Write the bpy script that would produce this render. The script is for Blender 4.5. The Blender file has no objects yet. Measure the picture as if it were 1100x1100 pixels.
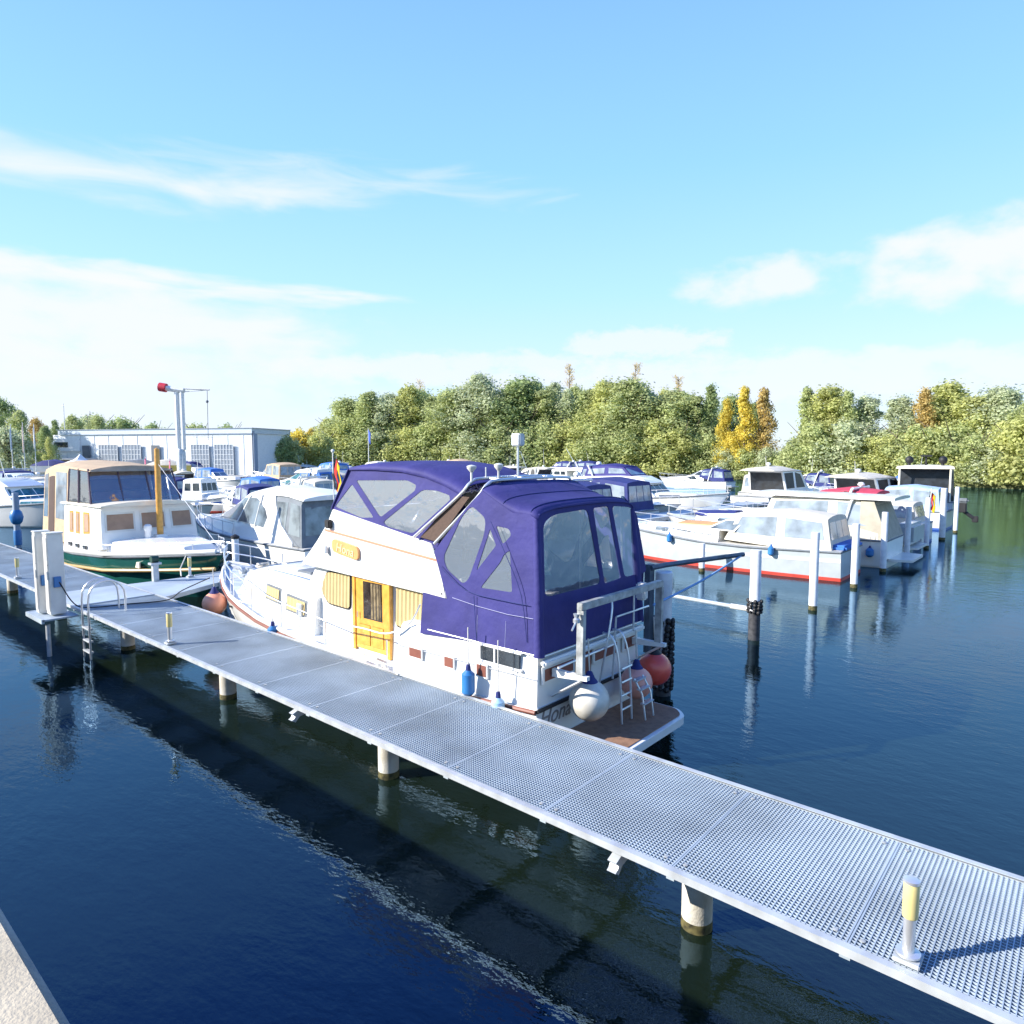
import bpy, bmesh, math, random
from mathutils import Vector, Matrix, noise
R = math.radians
rnd = random.Random(7)
S = bpy.context.scene
COL = S.collection

# ---------------------------------------------------------------- camera
# world axes: +Y runs across the pier (away from the quay), -X runs along the pier to the left
CAMH = 4.8336
PITCH = math.atan(63 / 729.)
AZ = math.atan2(844, 731.7)
cam_d = bpy.data.cameras.new("camera"); cam = bpy.data.objects.new("camera", cam_d); COL.objects.link(cam)
cam_d.sensor_width = 36; cam_d.lens = 729 / 1100 * 36; cam_d.clip_end = 6000; cam_d.clip_start = .05
cam.location = (0, 0, CAMH)
fwd = Vector((-math.cos(AZ), math.sin(AZ), 0)); fwd = (fwd * math.cos(PITCH) - Vector((0, 0, 1)) * math.sin(PITCH)).normalized()
cam.rotation_euler = fwd.to_track_quat('-Z', 'Y').to_euler()
S.camera = cam
S.render.resolution_x = 1024; S.render.resolution_y = 1024

# ---------------------------------------------------------------- sky and sun
SUN_EL = R(28)
sunv = Vector((-.603, -.798, 0)).normalized() * math.cos(SUN_EL) + Vector((0, 0, math.sin(SUN_EL)))
W = bpy.data.worlds.new("World"); S.world = W; W.use_nodes = True
nt = W.node_tree; N = nt.nodes; L = nt.links
for n in list(N): N.remove(n)
out = N.new('ShaderNodeOutputWorld'); bg = N.new('ShaderNodeBackground'); L.new(bg.outputs[0], out.inputs[0])
bg.inputs['Strength'].default_value = .15
sky = N.new('ShaderNodeTexSky'); sky.sky_type = 'NISHITA'; sky.sun_disc = False
sky.sun_elevation = SUN_EL; sky.sun_rotation = math.atan2(sunv.x, sunv.y)
sky.altitude = 0; sky.air_density = 1.0; sky.dust_density = .6; sky.ozone_density = 2.5
tc = N.new('ShaderNodeTexCoord')
def math_n(op, a, b=None, c=None):
    m = N.new('ShaderNodeMath'); m.operation = op
    for i, v in enumerate((a, b, c)):
        if v is None: continue
        if isinstance(v, (int, float)): m.inputs[i].default_value = v
        else: L.new(v, m.inputs[i])
    return m.outputs[0]
# rotate the direction so that x = right of the photograph's heading, y = along it
rot = N.new('ShaderNodeVectorRotate'); rot.rotation_type = 'Z_AXIS'
L.new(tc.outputs['Generated'], rot.inputs['Vector']); rot.inputs['Angle'].default_value = -(math.pi / 2 - AZ)
sep = N.new('ShaderNodeSeparateXYZ'); L.new(rot.outputs[0], sep.inputs[0])
az_ = math_n('ARCTAN2', sep.outputs['X'], sep.outputs['Y'])
el_ = math_n('ARCSINE', sep.outputs['Z'])
def cloud(azc, elc, wa, we, sx, sz, nscale, lo, hi, amp, seed, detail=9, rough=.6, dist=.4):
    u = math_n('MULTIPLY', az_, sx); v = math_n('MULTIPLY', el_, sz)
    cb = N.new('ShaderNodeCombineXYZ'); L.new(u, cb.inputs[0]); L.new(v, cb.inputs[1]); cb.inputs[2].default_value = seed
    nz = N.new('ShaderNodeTexNoise'); L.new(cb.outputs[0], nz.inputs['Vector'])
    nz.inputs['Scale'].default_value = nscale; nz.inputs['Detail'].default_value = detail; nz.inputs['Roughness'].default_value = rough
    nz.inputs['Distortion'].default_value = dist
    da = math_n('DIVIDE', math_n('SUBTRACT', az_, R(azc)), R(wa)); de = math_n('DIVIDE', math_n('SUBTRACT', el_, R(elc)), R(we))
    d2 = math_n('ADD', math_n('MULTIPLY', da, da), math_n('MULTIPLY', de, de))
    body = math_n('SUBTRACT', 1.0, d2)
    body = math_n('MAXIMUM', body, -2.0)
    s = math_n('ADD', math_n('MULTIPLY', body, .32), nz.outputs['Fac'])
    mr = N.new('ShaderNodeMapRange'); mr.interpolation_type = 'SMOOTHSTEP'; L.new(s, mr.inputs['Value'])
    mr.inputs['From Min'].default_value = lo; mr.inputs['From Max'].default_value = hi
    mr.inputs['To Min'].default_value = 0; mr.inputs['To Max'].default_value = amp
    return mr.outputs[0]
cl = [cloud(-32, 18.9, 22, 2.3, 2.2, 9, 2.4, .52, 1.0, .85, 1.3, detail=7, rough=.52, dist=.5),
      cloud(-14, 20.6, 20, 2.2, 2.2, 14, 2.6, .58, 1.05, .45, 4.1, detail=8, rough=.55, dist=.7),
      cloud(-28, 12.4, 18, 1.2, 2.4, 12, 2.4, .46, .80, .95, 7.7, detail=7, rough=.52, dist=.4),
      cloud(-34, 8.6, 20, 4.4, 3, 8, 2.6, .36, .82, .9, 9.2, detail=7, rough=.55, dist=.3),
      cloud(19.4, 13.0, 7.2, 2.1, 7, 12, 2.2, .47, .86, .85, 12.4, detail=6, rough=.5, dist=.1),
      cloud(34.0, 13.0, 9.5, 3.2, 6, 10, 2.2, .47, .86, .95, 15.8, detail=6, rough=.5, dist=.1),
      cloud(11, 8.9, 7, 1.4, 8, 14, 2.6, .46, .74, .7, 20.3, detail=6, dist=.1),
      cloud(-4, 6.8, 15, 1.7, 7, 14, 2.6, .46, .76, .7, 24.3, detail=6, dist=.1),
      cloud(24, 5.8, 24, 2.2, 6, 12, 2.6, .44, .76, .7, 31.3, detail=6, dist=.1),
      cloud(-34, 4, 26, 3.4, 5, 9, 2.4, .42, .85, .6, 36.3, detail=6, dist=.1)]
acc = cl[0]
for c in cl[1:]:
    acc = math_n('ADD', acc, math_n('MULTIPLY', math_n('SUBTRACT', 1.0, acc), c))
hs = N.new('ShaderNodeMix'); hs.data_type = 'RGBA'; hs.inputs['Factor'].default_value = .88; L.new(sky.outputs[0], hs.inputs['A'])
gr = N.new('ShaderNodeValToRGB'); em = N.new('ShaderNodeMapRange'); L.new(el_, em.inputs['Value']); em.inputs['From Min'].default_value = 0; em.inputs['From Max'].default_value = R(90)
L.new(em.outputs[0], gr.inputs[0]); ge = gr.color_ramp.elements
stops = [(0, (2.9, 3.3, 3.7)), (.05, (2.6, 3.3, 3.9)), (.14, (1.8, 3.1, 4.2)), (.24, (1.25, 2.6, 4.35)), (.36, (.95, 2.05, 4.3)), (.43, (.34, 1.2, 4.1)), (.52, (.10, .62, 3.0)), (.8, (.05, .42, 2.4)), (1, (.05, .4, 2.2))]
ge[0].position = 0; ge[0].color = (*[c / 6 for c in stops[0][1]], 1); ge[1].position = 1; ge[1].color = (*[c / 6 for c in stops[-1][1]], 1)
for p_, c_ in stops[1:-1]: k_ = ge.new(p_); k_.color = (*[c / 6 for c in c_], 1)
gs = N.new('ShaderNodeVectorMath'); gs.operation = 'SCALE'; L.new(gr.outputs[0], gs.inputs[0]); gs.inputs['Scale'].default_value = 6
L.new(gs.outputs[0], hs.inputs['B'])
mx = N.new('ShaderNodeMix'); mx.data_type = 'RGBA'; L.new(acc, mx.inputs['Factor']); L.new(hs.outputs['Result'], mx.inputs['A'])
mx.inputs['B'].default_value = (3.25, 3.35, 3.85, 1)
L.new(mx.outputs['Result'], bg.inputs['Color'])
sd = bpy.data.lights.new("sun", 'SUN'); sd.energy = 4.8; sd.angle = R(.5); sd.color = (1, .95, .87)
so = bpy.data.objects.new("sun", sd); COL.objects.link(so); so.rotation_euler = sunv.to_track_quat('Z', 'Y').to_euler(); so.location = (-20, -20, 40)
S.view_settings.view_transform = 'Standard'; S.view_settings.look = 'None'; S.view_settings.gamma = 1
S.view_settings.exposure = .98
S.render.engine = 'CYCLES'
S.cycles.max_bounces = 8; S.cycles.transparent_max_bounces = 16; S.cycles.caustics_reflective = False; S.cycles.caustics_refractive = False

# ---------------------------------------------------------------- photo survey: pixel -> point on a stated plane
_r = Vector((math.sin(AZ), math.cos(AZ), 0)); _u = _r.cross(fwd)
def ray(px, py): return _r * (px - 550) + _u * -(py - 550) + fwd * 729.
def onY(px, py, Y): d = ray(px, py); t = Y / d.y; return (d.x * t, Y, CAMH + d.z * t)
def onX(px, py, X): d = ray(px, py); t = X / d.x; return (X, d.y * t, CAMH + d.z * t)
def onZ(px, py, z): d = ray(px, py); t = (z - CAMH) / d.z; return (d.x * t, d.y * t, z)
def atD(px, D, z=0):
    a = (px - 550) / 731.7 * D; return (_r.x * a - math.cos(AZ) * D, _r.y * a + math.sin(AZ) * D, z)

# ---------------------------------------------------------------- materials
MATS = {}
def mat(name, col, rough=.5, metal=0., var=.06, nscale=3., bump=0., bscale=40., coat=0., spec=.5, trans=0., stain=None):
    if name in MATS: return MATS[name]
    m = bpy.data.materials.new(name); m.use_nodes = True; t = m.node_tree; b = t.nodes['Principled BSDF']
    b.inputs['Roughness'].default_value = rough; b.inputs['Metallic'].default_value = metal; b.inputs['Coat Weight'].default_value = coat
    b.inputs['Specular IOR Level'].default_value = spec
    tc = t.nodes.new('ShaderNodeTexCoord')
    nz = t.nodes.new('ShaderNodeTexNoise'); nz.inputs['Scale'].default_value = nscale; nz.inputs['Detail'].default_value = 6
    t.links.new(tc.outputs['Object'], nz.inputs['Vector'])
    if name == 'galvanised steel':
        ge_ = t.nodes.new('ShaderNodeNewGeometry'); t.links.new(ge_.outputs['Position'], nz.inputs['Vector'])
    cr = t.nodes.new('ShaderNodeValToRGB'); t.links.new(nz.outputs['Fac'], cr.inputs[0])
    lo = stain if stain else tuple(max(0, c * (1 - var * 2)) for c in col); hi = tuple(min(1, c * (1 + var)) for c in col)
    cr.color_ramp.elements[0].position = .3; cr.color_ramp.elements[1].position = .62
    cr.color_ramp.elements[0].color = (*lo, 1); cr.color_ramp.elements[1].color = (*hi, 1)
    t.links.new(cr.outputs[0], b.inputs['Base Color'])
    if bump:
        n2 = t.nodes.new('ShaderNodeTexNoise'); n2.inputs['Scale'].default_value = bscale; n2.inputs['Detail'].default_value = 4
        t.links.new(tc.outputs['Object'], n2.inputs['Vector'])
        bp = t.nodes.new('ShaderNodeBump'); bp.inputs['Strength'].default_value = bump; bp.inputs['Distance'].default_value = .055 if 'canvas' in name else .02
        t.links.new(n2.outputs['Fac'], bp.inputs['Height']); t.links.new(bp.outputs[0], b.inputs['Normal'])
    MATS[name] = m
    return m
white = mat('white gelcoat', (.80, .79, .76), .25, coat=.3, var=.03, nscale=1.5)
white2 = mat('aged white gelcoat', (.70, .69, .65), .35, coat=.1, var=.07, nscale=2.)
cream = mat('cream paint', (.78, .72, .58), .4, var=.04)
steel = mat('stainless steel', (.72, .73, .74), .32, .65, var=.06)
galv = mat('galvanised steel', (.40, .47, .53), .55, .1, var=.12, nscale=.9)
galvw = mat('pale galvanised edge', (.50, .53, .55), .45, .2, var=.1, nscale=5.)
navy = mat('blue canvas', (.045, .042, .21), .75, var=.09, nscale=1.3, bump=.8, bscale=2.2)
navyd = mat('dark blue canvas', (.02, .03, .15), .8, var=.1, nscale=2., bump=.3, bscale=9.)
bluec = mat('bright blue canvas', (.04, .16, .5), .8, var=.1, bump=.3, bscale=9.)
redc = mat('red canvas', (.58, .05, .09), .8, var=.1, bump=.3, bscale=9.)
tan = mat('beige canvas', (.62, .46, .30), .85, var=.06, bump=.35, bscale=6.)
creamc = mat('cream canvas', (.74, .69, .58), .85, var=.05, bump=.35, bscale=6.)
greyc = mat('grey canvas', (.16, .18, .20), .8, var=.1, bump=.3, bscale=8.)
black = mat('black rubber', (.012, .012, .014), .6, var=.2)
darkgl = mat('tinted glass', (.025, .035, .045), .06, var=.3, coat=.5)
greygl = mat('grey glass', (.16, .20, .23), .08, var=.3, nscale=1.5, coat=.5)
teal = mat('teal glass', (.05, .15, .17), .08, var=.3, coat=.5)
green = mat('bottle green hull paint', (.015, .105, .085), .18, coat=.6, var=.05)
gold = mat('varnished rubbing strake', (.50, .33, .13), .4, var=.1)
wood = mat('golden varnished wood', (.72, .36, .06), .35, coat=.5, var=.1, nscale=8.)
mastm = mat('varnished pine', (.62, .31, .06), .35, coat=.4, var=.12, nscale=6.)
teak = mat('teak decking', (.27, .15, .09), .75, var=.13, nscale=9., bump=.2)
brown = mat('brown trim', (.22, .075, .05), .5, var=.1)
redbr = mat('faded red stripe', (.60, .26, .16), .5, var=.05)
redl = mat('red boot stripe', (.55, .06, .04), .45, var=.1)
mesh_b = mat('brown mesh cloth', (.10, .065, .05), .95, var=.12, nscale=40.)
beige = mat('beige upholstery', (.60, .46, .34), .7, var=.06)
concp = mat('pile concrete', (.60, .58, .53), .8, var=.1, nscale=3.5, bump=.3, stain=(.46, .42, .33))
algae = mat('algae waterline', (.10, .085, .03), .7, var=.4, nscale=14.)
pilew = mat('painted steel pile', (.72, .73, .75), .5, var=.08, nscale=5.)
concrete = mat('quay concrete', (.50, .43, .31), .9, var=.14, nscale=2.2, bump=.3, bscale=70.)
lampy = mat('yellowed lamp lens', (.72, .60, .26), .4, var=.06)
orange = mat('orange buoy vinyl', (.85, .36, .23), .4, var=.08)
redv = mat('red buoy vinyl', (.75, .09, .06), .35, coat=.3, var=.1)
pinkv = mat('faded pink buoy vinyl', (.85, .38, .30), .45, var=.1)
whitev = mat('off white buoy vinyl', (.68, .64, .56), .4, var=.08, stain=(.45, .41, .34))
bluev = mat('blue fender vinyl', (.03, .17, .42), .4, var=.1)
ropeb = mat('blue rope', (.20, .38, .62), .8, var=.1)
ropew = mat('pale rope', (.6, .58, .52), .9, var=.1)
flagr = mat('red cloth', (.7, .04, .03), .8); flagy = mat('yellow cloth', (.85, .55, .02), .8); flagk = mat('black cloth', (.02, .02, .02), .8)
flagb = mat('blue flag cloth', (.03, .08, .42), .8); flagw = mat('white cloth', (.8, .8, .8), .8)
bark = mat('bark', (.16, .13, .10), .95, var=.3, nscale=5.)
clad = mat('light metal cladding', (.76, .78, .79), .45, .1, var=.03)
cladb = mat('blue grey cladding', (.30, .36, .46), .5, .1, var=.03)
roofg = mat('grey roofing', (.42, .45, .48), .7, var=.08)
doorg = mat('grey door panel', (.26, .30, .35), .4, var=.1)
redm = mat('red machinery paint', (.6, .04, .06), .4)
tyre = mat('tyre', (.02, .02, .02), .8)
carp = mat('silver car paint', (.45, .47, .5), .3, .4, coat=.6)
def translucent(m, f):
    t = m.node_tree; b = t.nodes['Principled BSDF']; o = t.nodes['Material Output']; tl = t.nodes.new('ShaderNodeBsdfTranslucent')
    t.links.new(b.inputs['Base Color'].links[0].from_socket, tl.inputs[0]); ms = t.nodes.new('ShaderNodeMixShader'); ms.inputs[0].default_value = f
    t.links.new(b.outputs[0], ms.inputs[1]); t.links.new(tl.outputs[0], ms.inputs[2]); t.links.new(ms.outputs[0], o.inputs[0])
for m_ in (navy, tan, creamc): translucent(m_, .2)
def curtain_mat():
    m = mat('cream curtain', (.52, .41, .20), .9, var=.04); return m
curt = curtain_mat()
curt2 = mat('brown blind', (.36, .24, .17), .9, var=.08)
def vinyl(name, alpha, tint):
    m = bpy.data.materials.new(name); m.use_nodes = True; t = m.node_tree; t.nodes.clear()
    o = t.nodes.new('ShaderNodeOutputMaterial'); tr = t.nodes.new('ShaderNodeBsdfTransparent'); tr.inputs[0].default_value = (*tint, 1)
    g = t.nodes.new('ShaderNodeBsdfGlossy'); g.inputs['Roughness'].default_value = .06; g.inputs[0].default_value = (1, 1, 1, 1)
    df = t.nodes.new('ShaderNodeBsdfDiffuse'); df.inputs[0].default_value = (.68, .80, .95, 1)
    tcn = t.nodes.new('ShaderNodeTexCoord')
    nz = t.nodes.new('ShaderNodeTexNoise'); nz.inputs['Scale'].default_value = 1.6; nz.inputs['Detail'].default_value = 3; t.links.new(tcn.outputs['Object'], nz.inputs['Vector'])
    bp = t.nodes.new('ShaderNodeBump'); bp.inputs['Strength'].default_value = .35; bp.inputs['Distance'].default_value = .05
    t.links.new(nz.outputs['Fac'], bp.inputs['Height']); t.links.new(bp.outputs[0], g.inputs['Normal'])
    fr = t.nodes.new('ShaderNodeFresnel'); fr.inputs[0].default_value = 2.4
    m0 = t.nodes.new('ShaderNodeMixShader'); m0.inputs[0].default_value = alpha; t.links.new(tr.outputs[0], m0.inputs[1]); t.links.new(df.outputs[0], m0.inputs[2])
    m1 = t.nodes.new('ShaderNodeMixShader'); t.links.new(fr.outputs[0], m1.inputs[0]); t.links.new(m0.outputs[0], m1.inputs[1]); t.links.new(g.outputs[0], m1.inputs[2])
    t.links.new(m1.outputs[0], o.inputs[0]); MATS[name] = m; return m
clear = vinyl('sun hazed clear vinyl', .20, (.97, .985, 1)); clear_r = vinyl('shade toned clear vinyl', .10, (.98, .985, 1))  # sunlit haze put into the first vinyl's pale share; thinner copy for shaded panes
cloudy = vinyl('cloudy vinyl', .28, (.95, .95, .92))

# ---------------------------------------------------------------- mesh helpers
class MB:
    def __init__(s): s.v = []; s.f = []
    def add(s, vs, fs):
        o = len(s.v); s.v += [tuple(v) for v in vs]; s.f += [tuple(i + o for i in f) for f in fs]; return s
    def box(s, x0, x1, y0, y1, z0, z1):
        if x0 > x1: x0, x1 = x1, x0
        if y0 > y1: y0, y1 = y1, y0
        return s.add([(x0, y0, z0), (x1, y0, z0), (x1, y1, z0), (x0, y1, z0), (x0, y0, z1), (x1, y0, z1), (x1, y1, z1), (x0, y1, z1)],
                     [(0, 3, 2, 1), (4, 5, 6, 7), (0, 1, 5, 4), (1, 2, 6, 5), (2, 3, 7, 6), (3, 0, 4, 7)])
    def rings(s, rs, closed=True, cap=True):
        n = len(rs[0]); vs = [p for r in rs for p in r]; fs = []
        for i in range(len(rs) - 1):
            for j in range(n if closed else n - 1):
                k = (j + 1) % n
                fs.append((i * n + j, i * n + k, (i + 1) * n + k, (i + 1) * n + j))
        if cap: fs += [tuple(range(n - 1, -1, -1)), tuple((len(rs) - 1) * n + j for j in range(n))]
        return s.add(vs, fs)
    def tube(s, pts, r, n=8, smooth=0, cap=True):
        pts = [Vector(p) for p in pts]
        if smooth:
            q = []
            for i in range(len(pts) - 1):
                p0 = pts[max(i - 1, 0)]; p1 = pts[i]; p2 = pts[i + 1]; p3 = pts[min(i + 2, len(pts) - 1)]
                for k in range(smooth):
                    t = k / smooth
                    q.append(.5 * ((2 * p1) + (p2 - p0) * t + (2 * p0 - 5 * p1 + 4 * p2 - p3) * t * t + (3 * p1 - p0 - 3 * p2 + p3) * t ** 3))
            pts = q + [pts[-1]]
        rs = []; prev = None
        for i, p in enumerate(pts):
            d = (pts[min(i + 1, len(pts) - 1)] - pts[max(i - 1, 0)])
            if d.length < 1e-9: d = Vector((0, 0, 1))
            d.normalize()
            if prev is None:
                a = Vector((0, 0, 1)) if abs(d.z) < .9 else Vector((1, 0, 0))
                u = d.cross(a).normalized()
            else:
                u = (prev - d * prev.dot(d)); u = u.normalized() if u.length > 1e-6 else d.orthogonal().normalized()
            prev = u; w = d.cross(u); rr = r[i] if isinstance(r, (list, tuple)) and len(r) == len(pts) else (r if not isinstance(r, (list, tuple)) else r[0] + (r[1] - r[0]) * i / (len(pts) - 1))
            rs.append([p + (u * math.cos(2 * math.pi * j / n) + w * math.sin(2 * math.pi * j / n)) * rr for j in range(n)])
        return s.rings(rs, True, cap)
    def lathe(s, prof, c=(0, 0, 0), n=20):
        rs = [[(c[0] + r * math.cos(2 * math.pi * j / n), c[1] + r * math.sin(2 * math.pi * j / n), c[2] + z) for j in range(n)] for r, z in prof]
        return s.rings(rs)
    def ball(s, c, r, n=18, sz=1.):
        return s.lathe([(max(1e-3, r * math.sin(math.pi * i / 12)), -r * sz * math.cos(math.pi * i / 12)) for i in range(13)], c, n)
    def prism(s, poly, f0, f1):
        n = len(poly); return s.add([f0(*p) for p in poly] + [f1(*p) for p in poly],
            [tuple(range(n - 1, -1, -1)), tuple(range(n, 2 * n))] + [(i, (i + 1) % n, n + (i + 1) % n, n + i) for i in range(n)])
    def grid(s, fn, nu, nv):
        return s.add([fn(i / nu, j / nv) for i in range(nu + 1) for j in range(nv + 1)],
                     [(i * (nv + 1) + j, (i + 1) * (nv + 1) + j, (i + 1) * (nv + 1) + j + 1, i * (nv + 1) + j + 1) for i in range(nu) for j in range(nv)])
OFF = [None]
def obj(name, mb, m, parent=None, smooth=True, angle=35, bevel=0., solid=0.):
    me = bpy.data.meshes.new(name)
    vs = mb.v
    if parent is not None and OFF[0] is not None: o = OFF[0]; vs = [(v[0] - o[0], v[1] - o[1], v[2] - o[2]) for v in vs]
    me.from_pydata(vs, [], mb.f); me.materials.append(m)
    bm = bmesh.new(); bm.from_mesh(me); bmesh.ops.recalc_face_normals(bm, faces=bm.faces)
    if bevel:
        es = [e for e in bm.edges if len(e.link_faces) == 2 and e.calc_face_angle(0) > R(30)]
        bmesh.ops.bevel(bm, geom=es, offset=bevel, segments=2, affect='EDGES', clamp_overlap=True)
    bm.to_mesh(me); bm.free()
    if smooth:
        for p in me.polygons: p.use_smooth = True
        me.set_sharp_from_angle(angle=R(angle))
    o = bpy.data.objects.new(name, me); COL.objects.link(o)
    if solid:
        md = o.modifiers.new('solid', 'SOLIDIFY'); md.thickness = solid; md.offset = 0
    if parent is not None: o.parent = parent
    return o
def tag(o, label=None, cat=None, group=None, kind=None):
    if label: o['label'] = label
    if cat: o['category'] = cat
    if group: o['group'] = group
    if kind: o['kind'] = kind
    return o
def empty(name, loc, label, cat, group=None, rz=0):
    o = bpy.data.objects.new(name, None); COL.objects.link(o); o.location = loc; o.rotation_euler.z = rz; o.empty_display_size = .3
    return tag(o, label, cat, group)
def dup(root, loc, rz=None, label=None):
    r = root.copy(); COL.objects.link(r); r.location = loc
    if rz is not None: r.rotation_euler.z = rz
    if label: r['label'] = label
    for ch in list(root.children):
        c = ch.copy(); COL.objects.link(c); c.parent = r
        for g in ch.children:
            d = g.copy(); COL.objects.link(d); d.parent = c
    return r
def rounded(poly, r, k=4):
    o = []; n = len(poly)
    for i in range(n):
        p = Vector(poly[i]); a = Vector(poly[i - 1]); b = Vector(poly[(i + 1) % n])
        da = (a - p); db = (b - p); t = min(r, da.length * .45, db.length * .45)
        if t < 1e-4: o.append(tuple(p)); continue
        A = p + da.normalized() * t; B = p + db.normalized() * t
        for j in range(k + 1):
            u = j / k; o.append(tuple(A * (1 - u) ** 2 + p * 2 * u * (1 - u) + B * u * u))
    return o
def panel(outline, holes, f, th):
    """sheet cut from a 2D outline with 2D holes; f(u, v, depth) -> world point"""
    cu = bpy.data.curves.new('t', 'CURVE'); cu.dimensions = '2D'; cu.fill_mode = 'BOTH'; cu.extrude = th / 2
    for poly in [outline] + holes:
        sp = cu.splines.new('POLY'); sp.points.add(len(poly) - 1); sp.use_cyclic_u = True
        for i, p in enumerate(poly): sp.points[i].co = (p[0], p[1], 0, 1)
    o = bpy.data.objects.new('t', cu); COL.objects.link(o)
    me = bpy.data.meshes.new_from_object(o)
    mb = MB(); mb.add([f(v.co.x, v.co.y, v.co.z) for v in me.vertices], [tuple(p.vertices) for p in me.polygons])
    bpy.data.objects.remove(o); bpy.data.curves.remove(cu); bpy.data.meshes.remove(me)
    return mb
def text_mb(body, size, f, shear=0., depth=.004):
    cu = bpy.data.curves.new('t', 'FONT'); cu.body = body; cu.size = size; cu.shear = shear; cu.extrude = depth
    o = bpy.data.objects.new('t', cu); COL.objects.link(o); me = bpy.data.meshes.new_from_object(o)
    mb = MB(); mb.add([f(v.co.x, v.co.y, v.co.z) for v in me.vertices], [tuple(p.vertices) for p in me.polygons])
    bpy.data.objects.remove(o); bpy.data.curves.remove(cu); bpy.data.meshes.remove(me)
    return mb
def lerp(a, b, t): return a + (b - a) * t
def interp(tab, x):
    if x <= tab[0][0]: return tab[0][1]
    for (a, va), (b, vb) in zip(tab, tab[1:]):
        if x <= b: return lerp(va, vb, (x - a) / (b - a))
    return tab[-1][1]

# ================================================================= water
def water_mat():
    m = bpy.data.materials.new('harbour water'); m.use_nodes = True; t = m.node_tree; t.nodes.clear()
    o = t.nodes.new('ShaderNodeOutputMaterial'); tcn = t.nodes.new('ShaderNodeTexCoord')
    def nz(scale, sx, sy, det, rz):
        mp = t.nodes.new('ShaderNodeMapping'); mp.inputs['Scale'].default_value = (sx, sy, 1); mp.inputs['Rotation'].default_value = (0, 0, rz)
        t.links.new(tcn.outputs['Object'], mp.inputs[0])
        n = t.nodes.new('ShaderNodeTexNoise'); n.inputs['Scale'].default_value = scale; n.inputs['Detail'].default_value = det; n.inputs['Roughness'].default_value = .55
        t.links.new(mp.outputs[0], n.inputs['Vector']); return n.outputs['Fac']
    a = nz(1.9, 1, 1.9, 3, R(-30)); b = nz(7.5, 1, 1.7, 3, R(-48)); c = nz(.35, 1, 1, 2, 0)
    def mm(op, x, y):
        k = t.nodes.new('ShaderNodeMath'); k.operation = op
        for i, v in enumerate((x, y)):
            if isinstance(v, (int, float)): k.inputs[i].default_value = v
            else: t.links.new(v, k.inputs[i])
        return k.outputs[0]
    h = mm('ADD', mm('MULTIPLY', a, .55), mm('MULTIPLY', b, .20))
    patch = t.nodes.new('ShaderNodeMapRange'); t.links.new(c, patch.inputs['Value']); patch.inputs['From Min'].default_value = .35; patch.inputs['From Max'].default_value = .65
    patch.inputs['To Min'].default_value = .55; patch.inputs['To Max'].default_value = 1.2
    h = mm('MULTIPLY', h, patch.outputs[0])
    bp = t.nodes.new('ShaderNodeBump'); bp.inputs['Strength'].default_value = 1.; bp.inputs['Distance'].default_value = .016; t.links.new(h, bp.inputs['Height'])
    gl = t.nodes.new('ShaderNodeBsdfGlossy'); gl.inputs['Roughness'].default_value = .0; gl.inputs[0].default_value = (.44, .70, 1, 1); t.links.new(bp.outputs[0], gl.inputs['Normal'])
    df = t.nodes.new('ShaderNodeBsdfDiffuse'); df.inputs[0].default_value = (.007, .013, .007, 1)
    fr = t.nodes.new('ShaderNodeFresnel'); fr.inputs[0].default_value = 1.68; t.links.new(bp.outputs[0], fr.inputs['Normal'])
    mx = t.nodes.new('ShaderNodeMixShader'); t.links.new(fr.outputs[0], mx.inputs[0]); t.links.new(df.outputs[0], mx.inputs[1]); t.links.new(gl.outputs[0], mx.inputs[2])
    t.links.new(mx.outputs[0], o.inputs[0]); return m
wm = MB().add([(-2500, -1500, 0), (2500, -1500, 0), (2500, 2500, 0), (-2500, 2500, 0)], [(0, 1, 2, 3)])
tag(obj('water', wm, water_mat(), smooth=False), kind='structure')

# quay the photographer stands on
q = MB().box(-90, 40, -30, .55, -2, 3.2)
tag(obj('quay', q, concrete, bevel=.03), kind='structure')

# land behind the marina (left) and the far bank
grass_m = mat('bank grass', (.13, .14, .06), .95, var=.3, nscale=.4, bump=.4, bscale=3.)
asph = mat('yard paving', (.30, .30, .29), .9, var=.15, nscale=.3)
sh = [(-500, 95, 1.2), (-120, 98), (150, 100), (300, 118), (350, 140)]
yard = [atD(-500, 95), atD(0, 92), atD(150, 95), atD(318, 108), atD(330, 600), atD(-900, 600)]
tag(obj('yard_ground', MB().prism([(p[0], p[1]) for p in yard], lambda x, y: (x, y, -1), lambda x, y: (x, y, 1.25)), asph, smooth=False), kind='structure')
bank_px = [(300, 165), (420, 160), (600, 145), (760, 130), (880, 112), (1000, 101), (1120, 90), (1300, 75), (1500, 60)]
bank = [atD(p, d) for p, d in bank_px] + [atD(2300, 900), atD(200, 900)]
tag(obj('far_bank', MB().prism([(p[0], p[1]) for p in bank], lambda x, y: (x, y, -1), lambda x, y: (x, y, .55)), grass_m, smooth=False), kind='structure')
def bankD(px): return interp(bank_px, px)
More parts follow.
